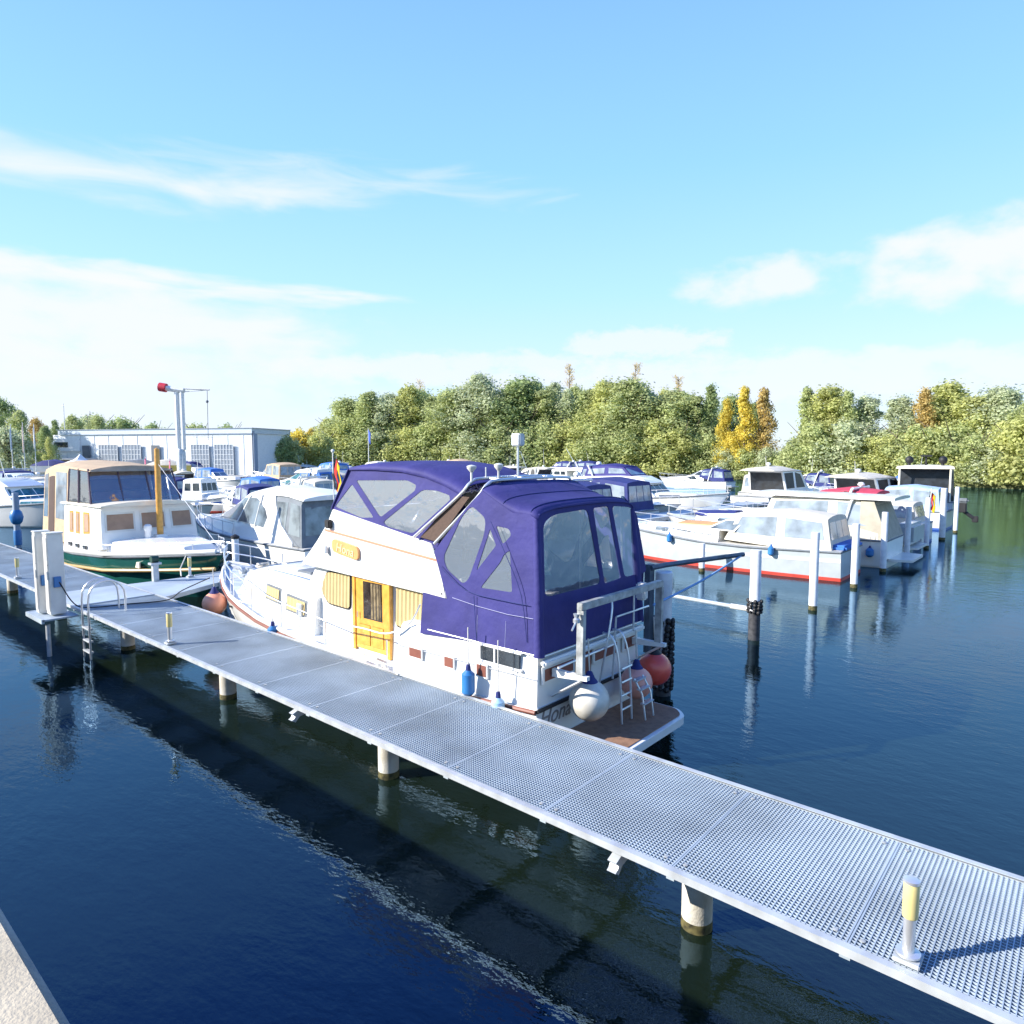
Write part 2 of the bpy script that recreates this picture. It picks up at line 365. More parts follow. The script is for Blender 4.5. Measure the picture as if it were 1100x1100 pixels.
def leafmat(name, cols, dark=.6):
    md_ = cols[1]; cols = [tuple(c * .5 + d * .5 for c, d in zip(cc, md_)) for cc in cols]
    m = bpy.data.materials.new(name); m.use_nodes = True; t = m.node_tree; b = t.nodes['Principled BSDF']; b.inputs['Roughness'].default_value = .6
    b.inputs['Specular IOR Level'].default_value = .25
    g = t.nodes.new('ShaderNodeNewGeometry'); cr = t.nodes.new('ShaderNodeValToRGB')
    t.links.new(g.outputs['Random Per Island'], cr.inputs[0]); e = cr.color_ramp.elements
    e[0].color = (*cols[0], 1); e[0].position = 0; e[1].color = (*cols[-1], 1); e[1].position = 1
    for i, c in enumerate(cols[1:-1]): k = e.new((i + 1) / (len(cols) - 1)); k.color = (*c, 1)
    oi = t.nodes.new('ShaderNodeTexCoord'); nz = t.nodes.new('ShaderNodeTexNoise'); nz.inputs['Scale'].default_value = .45; nz.inputs['Detail'].default_value = 2
    t.links.new(oi.outputs['Object'], nz.inputs['Vector'])
    mr = t.nodes.new('ShaderNodeMapRange'); t.links.new(nz.outputs['Fac'], mr.inputs['Value']); mr.inputs['From Min'].default_value = .3; mr.inputs['From Max'].default_value = .7
    mr.inputs['To Min'].default_value = .8; mr.inputs['To Max'].default_value = 1.25
    vm = t.nodes.new('ShaderNodeVectorMath'); vm.operation = 'SCALE'; t.links.new(cr.outputs[0], vm.inputs[0]); t.links.new(mr.outputs[0], vm.inputs['Scale'])
    t.links.new(vm.outputs[0], b.inputs['Base Color'])
    tl = t.nodes.new('ShaderNodeBsdfTranslucent'); t.links.new(vm.outputs[0], tl.inputs[0]); ms = t.nodes.new('ShaderNodeMixShader'); ms.inputs[0].default_value = .5
    o = t.nodes['Material Output']; t.links.new(b.outputs[0], ms.inputs[1]); t.links.new(tl.outputs[0], ms.inputs[2]); t.links.new(ms.outputs[0], o.inputs[0])
    return m
LEAF = {
 'olive green': leafmat('olive leaves', [(.32, .37, .14), (.51, .56, .26), (.60, .64, .33)]),
 'grey green': leafmat('willow leaves', [(.38, .43, .24), (.57, .62, .39), (.66, .69, .48)]),
 'dark green': leafmat('dark leaves', [(.22, .30, .12), (.38, .46, .20), (.50, .56, .27)]),
 'yellow green': leafmat('turning leaves', [(.38, .42, .14), (.58, .60, .24), (.64, .64, .28)]),
 'golden yellow': leafmat('golden leaves', [(.55, .48, .10), (.76, .64, .13), (.80, .68, .16)]),
 'pale bronze': leafmat('bronze leaves', [(.42, .36, .14), (.62, .47, .18), (.60, .50, .2)])}
def crown_mesh(seed, H, Wd, n, ls, base=.04, lobes=26, pointy=.5):
    lobes = int(lobes * 2.6)
    rg = random.Random(seed); mb = MB(); L_ = []
    for i in range(lobes):
        t = (i + .5) / lobes; z = H * (base + (1 - base) * t)
        env = Wd * (math.sin(math.pi * min(1, (.22 + .78 * t)) ** 1.0) ** .55) * (1 - pointy * t * .6)
        a = rg.random() * 6.283; rr = env * rg.uniform(.2, .95)
        r0 = Wd * rg.uniform(.20, .44) * (1.15 - .4 * t)
        L_.append((rr * math.cos(a), rr * math.sin(a), min(z, H - r0 * .9), r0, r0 * rg.uniform(.8, 1.5)))
    for _ in range(n):
        cx, cy, cz, r0, rz = rg.choice(L_)
        v = Vector((rg.gauss(0, 1), rg.gauss(0, 1), rg.gauss(0, 1))).normalized(); k = rg.uniform(.5, 1.1) if rg.random() < .85 else rg.uniform(1.0, 1.45)
        p = Vector((cx + v.x * r0 * k, cy + v.y * r0 * k, cz + v.z * rz * k))
        if p.z < .2: continue
        nrm = (v + Vector((rg.gauss(0, .6), rg.gauss(0, .6), rg.gauss(0, .6)))).normalized()
        u = nrm.orthogonal().normalized(); w = nrm.cross(u); an = rg.random() * 6.28; u, w = u * math.cos(an) + w * math.sin(an), w * math.cos(an) - u * math.sin(an)
        s1 = ls * rg.uniform(.6, 1.3); s2 = s1 * rg.uniform(.5, .9)
        mb.add([p - u * s1, p + w * s2, p + u * s1 + nrm * s1 * .2, p - w * s2], [(0, 1, 2, 3)])
    return mb
def trunk_mb(seed, H, Wd):
    rg = random.Random(seed + 99); mb = MB(); pts = [(0, 0, -.3)]
    for i in range(1, 6): pts.append((rg.uniform(-.1, .1) * i * .5, rg.uniform(-.1, .1) * i * .5, H * .15 * i))
    mb.tube(pts, (.28, .07), 7)
    for i in range(7):
        a = rg.random() * 6.28; z = H * rg.uniform(.2, .65); l = Wd * rg.uniform(.5, .95)
        mb.tube([(0, 0, z), (math.cos(a) * l * .5, math.sin(a) * l * .5, z + l * .5), (math.cos(a) * l, math.sin(a) * l, z + l * 1.1)], (.11, .03), 5)
    return mb
PROTO = []
def tree_proto(seed, H, Wd, n, ls, **k):
    cm = obj('crown', crown_mesh(seed, H, Wd, n, ls, **k), LEAF['olive green'], smooth=False)
    tm = obj('trunk', trunk_mb(seed, H, Wd), bark)
    PROTO.append((cm.data, tm.data, H)); bpy.data.objects.remove(cm); bpy.data.objects.remove(tm)
tree_proto(1, 17, 4.2, 15000, .19); tree_proto(2, 17, 3.8, 14000, .18, pointy=.55); tree_proto(3, 17, 5.0, 17000, .20, lobes=30)
tree_proto(4, 17, 3.0, 7000, .20, pointy=.9, base=.1); tree_proto(5, 17, 4.6, 16000, .19, lobes=22, pointy=.3)
tree_proto(6, 8, 4.0, 8500, .20, pointy=.2, base=.02, lobes=16)
def tree(loc, H, kind, proto, rz, label, cat='tree', group=None, sw=1.):
    cd, td, h0 = PROTO[proto]; r = empty('tree', loc, label, cat, group, rz); s = H / h0; r.scale = (s * sw, s * sw, s)
    for nm, d, mm in (('crown', cd, LEAF[kind]), ('trunk', td, bark)):
        o = bpy.data.objects.new(nm, d); COL.objects.link(o); o.parent = r
        o.material_slots[0].link = 'OBJECT'; o.material_slots[0].material = mm
    return r
ORD = ['first', 'second', 'third', 'fourth', 'fifth', 'sixth', 'seventh', 'eighth', 'ninth', 'tenth', 'eleventh', 'twelfth', 'thirteenth', 'fourteenth', 'fifteenth', 'sixteenth',
       'seventeenth', 'eighteenth', 'nineteenth', 'twentieth', 'twenty-first', 'twenty-second', 'twenty-third', 'twenty-fourth', 'twenty-fifth', 'twenty-sixth', 'twenty-seventh', 'twenty-eighth', 'twenty-ninth', 'thirtieth', 'thirty-first', 'thirty-second', 'thirty-third', 'thirty-fourth', 'thirty-fifth', 'thirty-sixth']
# far bank front row: px, top y, kind, proto
row = [(352, 447, 'yellow green', 4), (372, 428, 'olive green', 2), (396, 422, 'olive green', 0), (420, 430, 'grey green', 4), (440, 424, 'yellow green', 1), (466, 420, 'olive green', 0),
       (490, 412, 'olive green', 2), (514, 407, 'grey green', 4), (540, 413, 'olive green', 0), (562, 408, 'dark green', 2), (586, 416, 'olive green', 1), (608, 422, 'grey green', 3),
       (630, 417, 'olive green', 0), (652, 416, 'yellow green', 1), (676, 414, 'olive green', 2), (698, 421, 'grey green', 0), (720, 421, 'olive green', 4), (742, 428, 'olive green', 1),
       (762, 424, 'dark green', 3), (779, 428, 'golden yellow', 3), (799, 417, 'golden yellow', 3), (820, 424, 'pale bronze', 3), (866, 425, 'olive green', 3),
       (889, 424, 'yellow green', 1), (908, 421, 'olive green', 3), (930, 421, 'grey green', 1), (964, 428, 'grey green', 1), (990, 418, 'pale bronze', 3),
       (1014, 417, 'yellow green', 1), (1040, 420, 'yellow green', 2), (1072, 424, 'grey green', 2), (1102, 434, 'olive green', 0), (1140, 430, 'olive green', 2), (1185, 425, 'yellow green', 0), (1240, 415, 'olive green', 2)]
k = 0
for i, (px, ty, kind, pr_) in enumerate(row):
    D = bankD(px) + (rnd.uniform(2.5, 6.5) if kind != 'golden yellow' else .5); H = (487 - ty) / 731. * D + CAMH - .5; H *= rnd.uniform(.9, 1.1)
    lab = f"{kind} tree, {ORD[i]} from the left in the far bank front row"
    tree(atD(px, D, .5), H, kind, pr_, rnd.random() * 6.28, lab, group='front row trees on the far bank', sw=rnd.uniform(.9, 1.2) if pr_ == 3 else rnd.uniform(1.35, 1.8))
back = []
for i in range(34):
    px = 385 + i * 23.5
    if 828 < px < 872 or 936 < px < 958: continue
    back.append((px, interp([(385, 432), (480, 421), (560, 414), (680, 420), (800, 430), (860, 446), (950, 440), (1020, 428), (1200, 432)], px) + rnd.uniform(-3, 7)))
for i, (px, ty) in enumerate(back):
    D = bankD(px) + rnd.uniform(14, 24); H = (487 - ty) / 731. * D + CAMH - .5
    tree(atD(px, D, .5), H, kd := rnd.choice(['olive green', 'dark green', 'grey green', 'olive green', 'yellow green']), rnd.choice([0, 1, 2, 4]), rnd.random() * 6.28,
         f'{kd} tree, {ORD[i]} from the left in the far bank back row', group='back row trees on the far bank')
# undergrowth along the waterline: one uncountable band
ub = MB(); rg = random.Random(5)
for i in range(26000):
    px = rg.uniform(320, 1350); D = bankD(px) + abs(rg.gauss(0, 2.2)) + .2; c = atD(px, D)
    hh = 2.6 * (.5 + noise.noise(Vector((px * .05, 0, 0)))) + .9
    z = .1 + abs(rg.random()) * max(.9, hh * 1.3); p = Vector((c[0], c[1], z)); s1 = rg.uniform(.15, .38)
    nr = Vector((rg.gauss(0, 1), rg.gauss(0, 1), rg.gauss(0, .7))).normalized(); u = nr.orthogonal().normalized(); w = nr.cross(u)
    ub.add([p - u * s1, p + w * s1 * .7, p + u * s1, p - w * s1 * .7], [(0, 1, 2, 3)])
tag(obj('undergrowth', ub, LEAF['olive green'], smooth=False), 'low bushes and reeds along the waterline of the far bank', 'undergrowth', kind='stuff')

bs_ = [(365 + i * 24.5 + rnd.uniform(-6, 6), rnd.uniform(452, 474)) for i in range(32)]
for i, (px, ty) in enumerate(bs_):
    if 762 < px < 870: ty = 482
    D = bankD(px) + rnd.uniform(.8, 2.5); H = (487 - ty) / 731. * D + CAMH - .4
    kd = rnd.choice(['olive green', 'yellow green', 'grey green', 'olive green']); nm = tree(atD(px, D, .4), H, kd, 5, rnd.random() * 6.28, f'{kd} bush at the waterline, {ORD[i]} from the left on the far bank', cat='bush', group='bushes at the foot of the wood', sw=1.25)
    nm.name = 'bush'
# bare feathery tree tops standing above the wood
def bare_tree(px, ty, label):
    D = bankD(px) + 28; H = (487 - ty) / 731. * D + CAMH; c = atD(px, D, .5); mb = MB(); rg = random.Random(px)
    mb.tube([(0, 0, 0), (.2, 0, H * .5), (0, 0, H)], (.25, .05), 6)
    r = empty('tree', c, label, 'tree'); obj('trunk', mb, bark, r); t2 = MB(); cr = MB()
    for i in range(60):
        z = H * rg.uniform(.62, 1.0); a = rg.random() * 6.28; l = rg.uniform(.6, 2.2) * (1.25 - z / H * .6)
        e = Vector((math.cos(a) * l, math.sin(a) * l, z + l * .9)); t2.tube([(0, 0, z), e], (.05, .02), 4)
        for j in range(9):
            p = Vector((0, 0, z)).lerp(e, rg.uniform(.4, 1)) + Vector((rg.gauss(0, .25), rg.gauss(0, .25), rg.gauss(0, .25))); cr.add([p - Vector((.1, 0, .1)), p + Vector((.1, .05, -.1)), p + Vector((0, .1, .13))], [(0, 1, 2)])
    obj('branches', t2, bark, r); obj('crown', cr, LEAF['pale bronze'], r, smooth=False)
bare_tree(611, 398, 'thin bare tree poking above the middle of the wood')
bare_tree(681, 396, 'taller bare tree top poking above the wood, right of the other')
bare_tree(452, 414, 'small bare tree top above the left part of the wood')
bare_tree(727, 408, 'lowest of the bare tree tops above the wood')
# trees on the left, behind the yard
left = [(-30, 420, 130, 'dark green', 2), (6, 430, 118, 'dark green', 4), (22, 442, 112, 'olive green', 0), (40, 450, 125, 'pale bronze', 1), (49, 458, 108, 'dark green', 0), (60, 452, 170, 'dark green', 3), (10, 462, 104, 'grey green', 5), (53, 470, 102, 'yellow green', 3),
        (81, 447, 190, 'olive green', 4), (99, 450, 200, 'grey green', 5), (107, 447, 190, 'olive green', 2), (132, 452, 200, 'dark green', 5), (166, 458, 210, 'dark green', 5), (213, 458, 220, 'olive green', 5), (245, 459, 220, 'dark green', 5),
        (300, 474, 120, 'dark green', 5), (309, 470, 122, 'olive green', 5), (322, 464, 128, 'golden yellow', 5), (334, 461, 132, 'golden yellow', 4), (343, 468, 126, 'yellow green', 5)]
for i, (px, ty, D, kind, pr_) in enumerate(left):
    H = (487 - ty) / 731. * D + CAMH - 1.25
    place = 'beside the hangar' if px > 290 else ('behind the hangar roof' if px > 75 else 'left of the hangar')
    j = sum(1 for q_ in left[:i] if (q_[0] > 290, q_[0] > 75) == (px > 290, px > 75))
    tree(atD(px, D, 1.2), H, kind, pr_, rnd.random() * 6.28, f'{kind} tree {place}, {ORD[j]} from the left there', group='trees around the boatyard')

# ================================================================= main pier
DZ = 1.034; PY0, PY1 = 5.40, 7.35
pier = empty('pier', (-18, 6.4, 0), 'long grated metal pier on concrete piles running across the foreground', 'pier'); OFF[0] = (-18, 6.4, 0)
PX0, PX1 = 3.2, -46.0
rim = MB()
for y0, y1, s in ((PY0 - .02, PY0 + .05, 1), (PY1 - .05, PY1 + .02, -1)):
    rim.box(PX1, PX0, y0, y0 + .012 if s > 0 else y1, DZ - .045, DZ + .012) if s > 0 else rim.box(PX1, PX0, y1 - .012, y1, DZ - .045, DZ + .012)
    rim.box(PX1, PX0, y0, y1, DZ + .012, DZ + .018); rim.box(PX1, PX0, y0, y1, DZ - .052, DZ - .045)
obj('edge_channel', rim, galvw, pier, smooth=False)
bm_ = MB()
x = PX0
for i in range(33):
    bm_.box(x - .04, x + .04, PY0 + .06, PY1 - .06, DZ - .13, DZ - .045); x -= 1.5
for y in (PY0 + .65, PY1 - .65): bm_.box(PX1, PX0, y - .03, y + .03, DZ - .17, DZ - .131)
obj('underframe', bm_, galv, pier, smooth=False)
# one grating panel 1.5 m long, real bars with open cells
g = MB(); PL = 1.5; PITCHG = .039; ya, yb = PY0 + .055, PY1 - .055
nb = int(PL / PITCHG)
for i in range(nb + 1):
    xx = i * (PL - .02) / nb; wd = .0078 if 0 < i < nb else .014
    g.box(-xx - wd / 2, -xx + wd / 2, ya, yb, DZ - .024, DZ)
ny = int((yb - ya) / PITCHG)
for j in range(ny + 1):
    yy = ya + j * (yb - ya) / ny; g.box(-(PL - .02), 0, yy - .0035, yy + .0035, DZ - .018, DZ - .002)
gp = None; nx = int((PX0 - PX1) / PL)
for i in range(nx):
    if gp is None:
        gp = obj('grating_panel', g, galv, pier, smooth=False); gp.location.x = 0; base = gp
        # mesh was written relative to the pier; shift panels along x
        base.location = (PX0 - .0, 0, 0)
    else:
        c = base.copy(); COL.objects.link(c); c.parent = pier; c.location = (PX0 - PL * i, 0, 0)
# clips on the panel joints
clip = MB()
for i in range(nx):
    for y in (PY0 + .17, PY1 - .17):
        for dx in (.10, -.10): clip.lathe([(.001, 0), (.022, 0), (.022, .006), (.010, .009), (.001, .009)], (PX0 - PL * i + dx, y, DZ + .001), 8)
tag(obj('panel_clips', clip, mat('zinc clip', (.45,.46,.44), .5, .3), pier), kind='stuff')
# piles
def pile_at(X, Y=6.22, r=.155, top=DZ - .17, par=None):
    m = MB().lathe([(r, -2), (r, .10)], (X, Y, 0), 24); m2 = MB().lathe([(r, .0), (r, top)], (X, Y, 0), 24)
    o = obj('pile', m2, concp, par); m3 = MB().lathe([(r + .004, -2), (r + .004, .03), (r + .002, .10)], (X, Y, 0), 24); a = obj('waterline_stain', m3, algae, o, smooth=True)
    if par is not None: a.location = (0, 0, 0)
    return o
for X in (-2.88, -7.85, -12.85, -18.0, -23.2, -28.4, -33.6, -38.8): pile_at(X, par=pier)
# small hook brackets welded under the rim
for X in (-3.35, -9.05):
    b = MB().prism([(PY0 + .16, DZ - .085), (PY0 + .02, DZ - .085), (PY0 - .07, DZ - .12), (PY0 - .02, DZ - .17), (PY0 - .04, DZ - .20), (PY0 - .08, DZ - .22), (PY0 - .02, DZ - .26), (PY0 + .05, DZ - .19), (PY0 + .16, DZ - .17)], lambda y, z: (X - .05, y, z), lambda y, z: (X + .05, y, z))
    obj('hook_bracket', b, galvw, pier, smooth=False)
# threshold plate where the cross pier joins
obj('joint_plate', MB().box(-21.3, -19.1, PY0 + .06, PY1 - .06, DZ + .004, DZ + .012).box(-19.1, -19.06, PY0 + .04, PY1 - .04, DZ + .003, DZ + .03), galv, pier, smooth=False)

# cross pier with plank top
cp = empty('cross_pier', (-20.2, 7.4, 0), 'grey cross pier running away from the main pier past the bow of the green boat', 'pier'); OFF[0] = (-20.2, 7.4, 0)
obj('deck', MB().prism([(-21.25, 7.37), (-18.6, 7.37), (-19.55, 9.3), (-19.55, 62), (-21.15, 62), (-21.15, 9.0)], lambda x, y: (x, y, DZ - .12), lambda x, y: (x, y, DZ)), galv, cp, smooth=False)
fr = MB()
for x in (-19.54, -21.16): fr.box(x - .02, x + .02, 9.3, 62, DZ - .20, DZ + .03)
obj('edge_channel', fr, galvw, cp, smooth=False)
for y in (10.2, 16, 22, 28, 34, 40, 46, 52, 58): pile_at(-20.3, y, par=cp)
OFF[0] = None

# tall white pile at the bow of the big cruiser, with black cap
def mooring_pile(loc, h, r, label, capm=None, name='mooring_pile', rope=0, mt=None, grp='white mooring piles'):
    e = empty(name, loc, label, 'mooring pile', grp)
    obj('post', MB().lathe([(r, -1.8), (r, h - .02), (r * .9, h)], n=18), mt or pilew, e)
    obj('waterline_stain', MB().lathe([(r + .004, -1.8), (r + .004, .04), (r + .002, .14)], n=18), algae, e)
    if capm: obj('cap', MB().lathe([(r + .02, h - .04), (r + .02, h + .03), (.02, h + .09)], n=16), capm, e)
    if rope:
        m = MB(); zb = .12 if rope > 1.2 else rope - .24
        for k in range(int((rope - zb + .12) / .085)):
            z = zb + k * .085
            for j in range(10):
                a = j * .628 + k * 1.3; rr = .05 + .014 * math.sin(j * 5.1 + k * 3.7); m.ball((math.cos(a) * (r + .03), math.sin(a) * (r + .03), z + .04 + .02 * math.sin(j * 2.7 + k)), rr, 6)
        obj('rubber_collar', m, black, e)
        obj('dark_sleeve', MB().lathe([(r + .012, -1.5), (r + .012, zb + .05)], n=18), mat('dark pile sleeve', (.05, .05, .055), .6, var=.3, nscale=9.), e)
    return e
PXX = -6.55
mooring_pile((-6.6, 17.23, 0), 2.35, .135, 'white mooring pile with a black rubber collar standing alone in open water', rope=.95)
mooring_pile((-6.52, 21.76, 0), 2.42, .125, 'white mooring pile left of the stern of the red striped boat, fully clear of it')
mooring_pile((-6.53, 26.41, 0), 2.32, .12, 'white mooring pile in front of the stern of the boat with cream canopy')
mooring_pile((-6.55, 30.8, 0), 2.45, .12, 'white mooring pile at the blue transom between two sterns')
mooring_pile((-6.55, 35.3, 0), 2.4, .12, 'white mooring pile behind the rounded grey stern, right of the cream canopy')
mooring_pile((-6.55, 39.9, 0), 2.6, .12, 'white mooring pile just left of the small German flag')
mooring_pile((-6.55, 44.4, 0), 2.9, .16, 'thick tall white mooring pile below the black windowed yacht')
mooring_pile((-6.55, 49.0, 0), 2.8, .12, 'white mooring pile farthest to the right, by the davit boat')
mooring_pile((-12.2, 26.0, 0), 1.15, .12, 'short white pile in front of the red striped hull')
e = mooring_pile((-6.45, 12.05, 0), 2.5, .17, 'grey mooring pile with black collar and steel beam at the stern of the big cruiser', rope=1.5)
e2 = MB().box(-.35, 2.0, -.06, .06, 2.52, 2.64)
obj('steel_beam', MB().tube([(-.1, -.35, 2.6), (-.05, .2, 2.6), (.55, 2.6, 2.6)], .055, 6), mat('dark weathered steel', (.10, .13, .17), .6, .4, var=.2), e)
obj('beam_web', MB().box(-.22, -.10, -.38, -.2, .9, 2.66), MATS['dark weathered steel'], e)
mooring_pile((-19.35, 9.75, 0), 2.35, .10, 'white post with black cap where the cross pier passes the bow of the big cruiser', black, 'dock_post', grp=None)
# floating boom between two piles
bo = empty('floating_boom', (-8, 16.2, .1), 'thin grey and white boom lying between two piles in open water', 'boom'); OFF[0] = (-8, 16.2, .1)
p0 = onZ(722, 640, .42); p1 = onZ(785, 651, .42); p2 = onZ(804, 654, .42)
obj('bar', MB().tube([p0, p1], .06, 8), galv, bo); obj('float', MB().tube([p1, p2], .075, 8), white2, bo); OFF[0] = None
r1 = onX(640, 680, -5.5); r2 = onX(700, 650, -6.0)
# pale mooring rope going from the stern to the beam tip
rp = MB(); a = Vector(onX(702, 650, -6.0)); b = Vector((-5.9, 14.65, 2.6)); rp.tube([a, a.lerp(b, .5) + Vector((0, 0, -.06)), b], .022, 6, smooth=6)
tag(obj('mooring_rope', rp, ropeb), 'taut pale blue rope from the cruiser stern to the tip of the steel beam', 'rope')

# ---- lamp bollards
def bollard(loc, label):
    e = empty('lamp_bollard', loc, label, 'bollard lamp', 'small lamp bollards on the pier')
    obj('base_plate', MB().box(-.09, .09, -.09, .09, 0, .035), galvw, e, bevel=.006)
    obj('foot', MB().lathe([(.001, .05), (.085, .05), (.085, .065), (.05, .075), (.001, .075)], n=20), steel, e)
    obj('post', MB().lathe([(.042, .07), (.042, .34)], n=20), steel, e)
    obj('lens', MB().lathe([(.052, .34), (.055, .35), (.055, .60), (.052, .61)], n=20), lampy, e)
    obj('cap', MB().lathe([(.056, .608), (.056, .63), (.03, .637), (.001, .638)], n=20), steel, e)
    return e
b0 = bollard((-.89, 5.56, DZ + .018), 'lamp bollard with yellowed lens nearest the camera at the right')
dup(b0, (-13.85, 5.56, DZ + .018), label='lamp bollard on the pier in front of the orange ball fender')
dup(b0, (-24.7, 5.56, DZ + .018), label='lamp bollard at the left edge of the picture, left of the white cabinets')
dup(b0, (-21.0, 9.1, DZ), label='slim lamp bollard on the cross pier, right of the hose reel post')
# hose reel post
e = empty('utility_post', (-21.15, 8.15, DZ), 'pale post with a dark green reel on the cross pier by the green hull', 'post')
obj('post', MB().box(-.08, .08, -.08, .08, 0, .55), galvw, e, bevel=.01); obj('reel', MB().tube([(-.02, -.10, .66), (-.02, .10, .66)], .10, 14), mat('dark green plastic', (.02, .06, .04), .5), e)
obj('frame', MB().box(-.12, .12, -.15, .15, .50, .56), galvw, e)

# ---- power cabinets on bracket
def cabinet(loc, w, d, h, label):
    e = empty('power_cabinet', loc, label, 'cabinet', 'white cabinets beside the pier')
    obj('body', MB().box(-w / 2, w / 2, -d / 2, d / 2, .03, h), white2, e, bevel=.015)
    obj('lid', MB().box(-w / 2 - .015, w / 2 + .015, -d / 2 - .015, d / 2 + .015, h + .002, h + .035), white2, e, bevel=.008)
    obj('door', MB().box(-w / 2 + .03, w / 2 - .03, -d / 2 - .012, -d / 2 - .003, .12, h - .08), white2, e, bevel=.003)
    obj('door_gap', MB().box(-w / 2 + .02, w / 2 - .02, -d / 2 - .006, -d / 2 - .001, h * .62, h * .632), black, e)
    obj('socket_box', MB().box(w / 2 + .002, w / 2 + .05, -.08, .08, h * .35, h * .48), MATS['blue fender vinyl'], e, bevel=.01)
    obj('hinge', MB().box(w / 2 - .05, w / 2 - .035, -d / 2 - .03, -d / 2 - .012, h * .45, h * .55), steel, e)
    return e
cabinet((-19.42, 4.88, .93), .24, .30, 2.0, 'tall white cabinet beside the pier, the farther left of the pair')
cabinet((-19.0, 5.02, .93), .30, .34, 1.98, 'tall white cabinet beside the pier, the nearer and right one of the pair')
br = MB().box(-19.9, -18.6, 4.62, 5.36, .88, .92); br.box(-19.9, -18.6, 4.59, 4.65, .83, .93).box(-19.93, -19.87, 4.62, 5.36, .83, .93)
br2 = MB().lathe([(.05, -1.5), (.05, .78)], (-18.75, 4.75, 0), 10)
e = empty('bracket_platform', (-19.4, 5, 0), 'grey bracket platform carrying the white cabinets beside the pier', 'platform'); OFF[0] = (-19.4, 5, 0)
obj('plate', br, galv, e, smooth=False); obj('leg', br2, galvw, e); OFF[0] = None

tag(obj('power_cable', MB().tube([(-18.8, 5.05, 1.75), (-18.7, 5.3, 1.2), (-18.55, 5.6, 1.07), (-18.3, 6.4, 1.06), (-18.0, 7.2, 1.07), (-17.8, 7.5, 1.3), (-17.3, 8.0, 1.62)], .014, 6, smooth=6), black), 'black power cable from the white cabinet across the pier to the big cruiser', 'cable')
# ---- ladder with two hoops
e = empty('swim_ladder', (-17.9, 5.3, 0), 'steel ladder with two hooped handrails hanging from the pier edge', 'ladder'); OFF[0] = (-17.9, 5.3, 0)
for X in (-18.12, -17.68):
    pts = [(X, 5.30, -.7), (X, 5.30, .9), (X, 5.30, 1.35)] + [(X, 5.30 + .40 * (1 - math.cos(t)), 1.42 + .42 * math.sin(t)) for t in [k * math.pi / 10 for k in range(1, 10)]] + [(X, 6.10, 1.35), (X, 6.10, DZ)]
    obj('handrail', MB().tube(pts, .024, 10), steel, e)
for z in (.72, .42, .16, -.15): obj('rung', MB().box(-18.12, -17.68, 5.27, 5.37, z - .02, z + .02), galvw, e, bevel=.005)
OFF[0] = None

# ================================================================= the big cruiser with blue canopies
YC = 9.08
greyh_ = mat('shadow grey trim', (.42, .43, .44), .5)
bt = empty('motor_yacht', (-12, YC, 0), 'white motor cruiser with blue canvas canopies moored behind the pier in the centre', 'motor boat')
OFF[0] = (-12, YC, 0)
hw_t = [(-18.45, .03), (-18.1, .33), (-17.6, .62), (-16.9, .95), (-16, 1.22), (-15, 1.42), (-13.5, 1.58), (-11, 1.64), (-8.5, 1.62), (-7, 1.56), (-6.1, 1.50)]
sh_t = [(-18.45, 1.72), (-17.5, 1.55), (-16, 1.30), (-14, 1.08), (-12, .98), (-10, .94), (-8, .98), (-6.1, 1.05)]
wl_t = [(-17.9, .02), (-17.3, .18), (-16.5, .52), (-15.5, .88), (-14, 1.22), (-12, 1.42), (-9, 1.46), (-6.1, 1.36)]
def hull_ring(X, up=1.):
    w = interp(hw_t, X); s = interp(sh_t, X); wl = min(interp(wl_t, X), w); fx = 0
    prof = [(0.0, -.55 + (.5 if X < -17 else 0)), (wl * .6, -.42), (wl, 0.0), (lerp(wl, w, .45), .38 * s), (lerp(wl, w, .85), .75 * s), (w, s)]
    rk = 0
    return [(X, YC - y, z) for y, z in prof[::-1]] + [(X, YC + y, z) for y, z in prof[1:]]
Xs = [-6.1, -6.5, -7.5, -8.5, -10, -11.5, -13, -14.2, -15.2, -16, -16.7, -17.3, -17.7, -18.05, -18.3, -18.45]
hb = MB().rings([hull_ring(X) for X in Xs], closed=True, cap=True)
obj('hull', hb, white, bt, angle=50)
# boot stripe and rub rail follow the hull
rub = MB(); rub2 = MB()
for sgn in (-1, 1):
    pr_ = [(X, YC + sgn * (interp(hw_t, X) + .015), interp(sh_t, X) - .03) for X in Xs]
    rub.tube(pr_, .035, 8)
obj('rubbing_strake', rub, brown, bt)
cap_ = MB()
for sgn in (-1, 1):
    cap_.tube([(X, YC + sgn * (interp(hw_t, X) - .02), interp(sh_t, X) + .05) for X in Xs if X <= -9.0] , .05, 8)
obj('toe_rail', cap_, white, bt)
dk = MB().rings([[(X, YC - interp(hw_t, X) + .03, interp(sh_t, X) + .012), (X, YC + interp(hw_t, X) - .03, interp(sh_t, X) + .012)] for X in Xs[:-1]], closed=False, cap=False)
obj('deck', dk, mat('pale blue grey deck paint', (.56, .62, .68), .7, var=.06), bt)
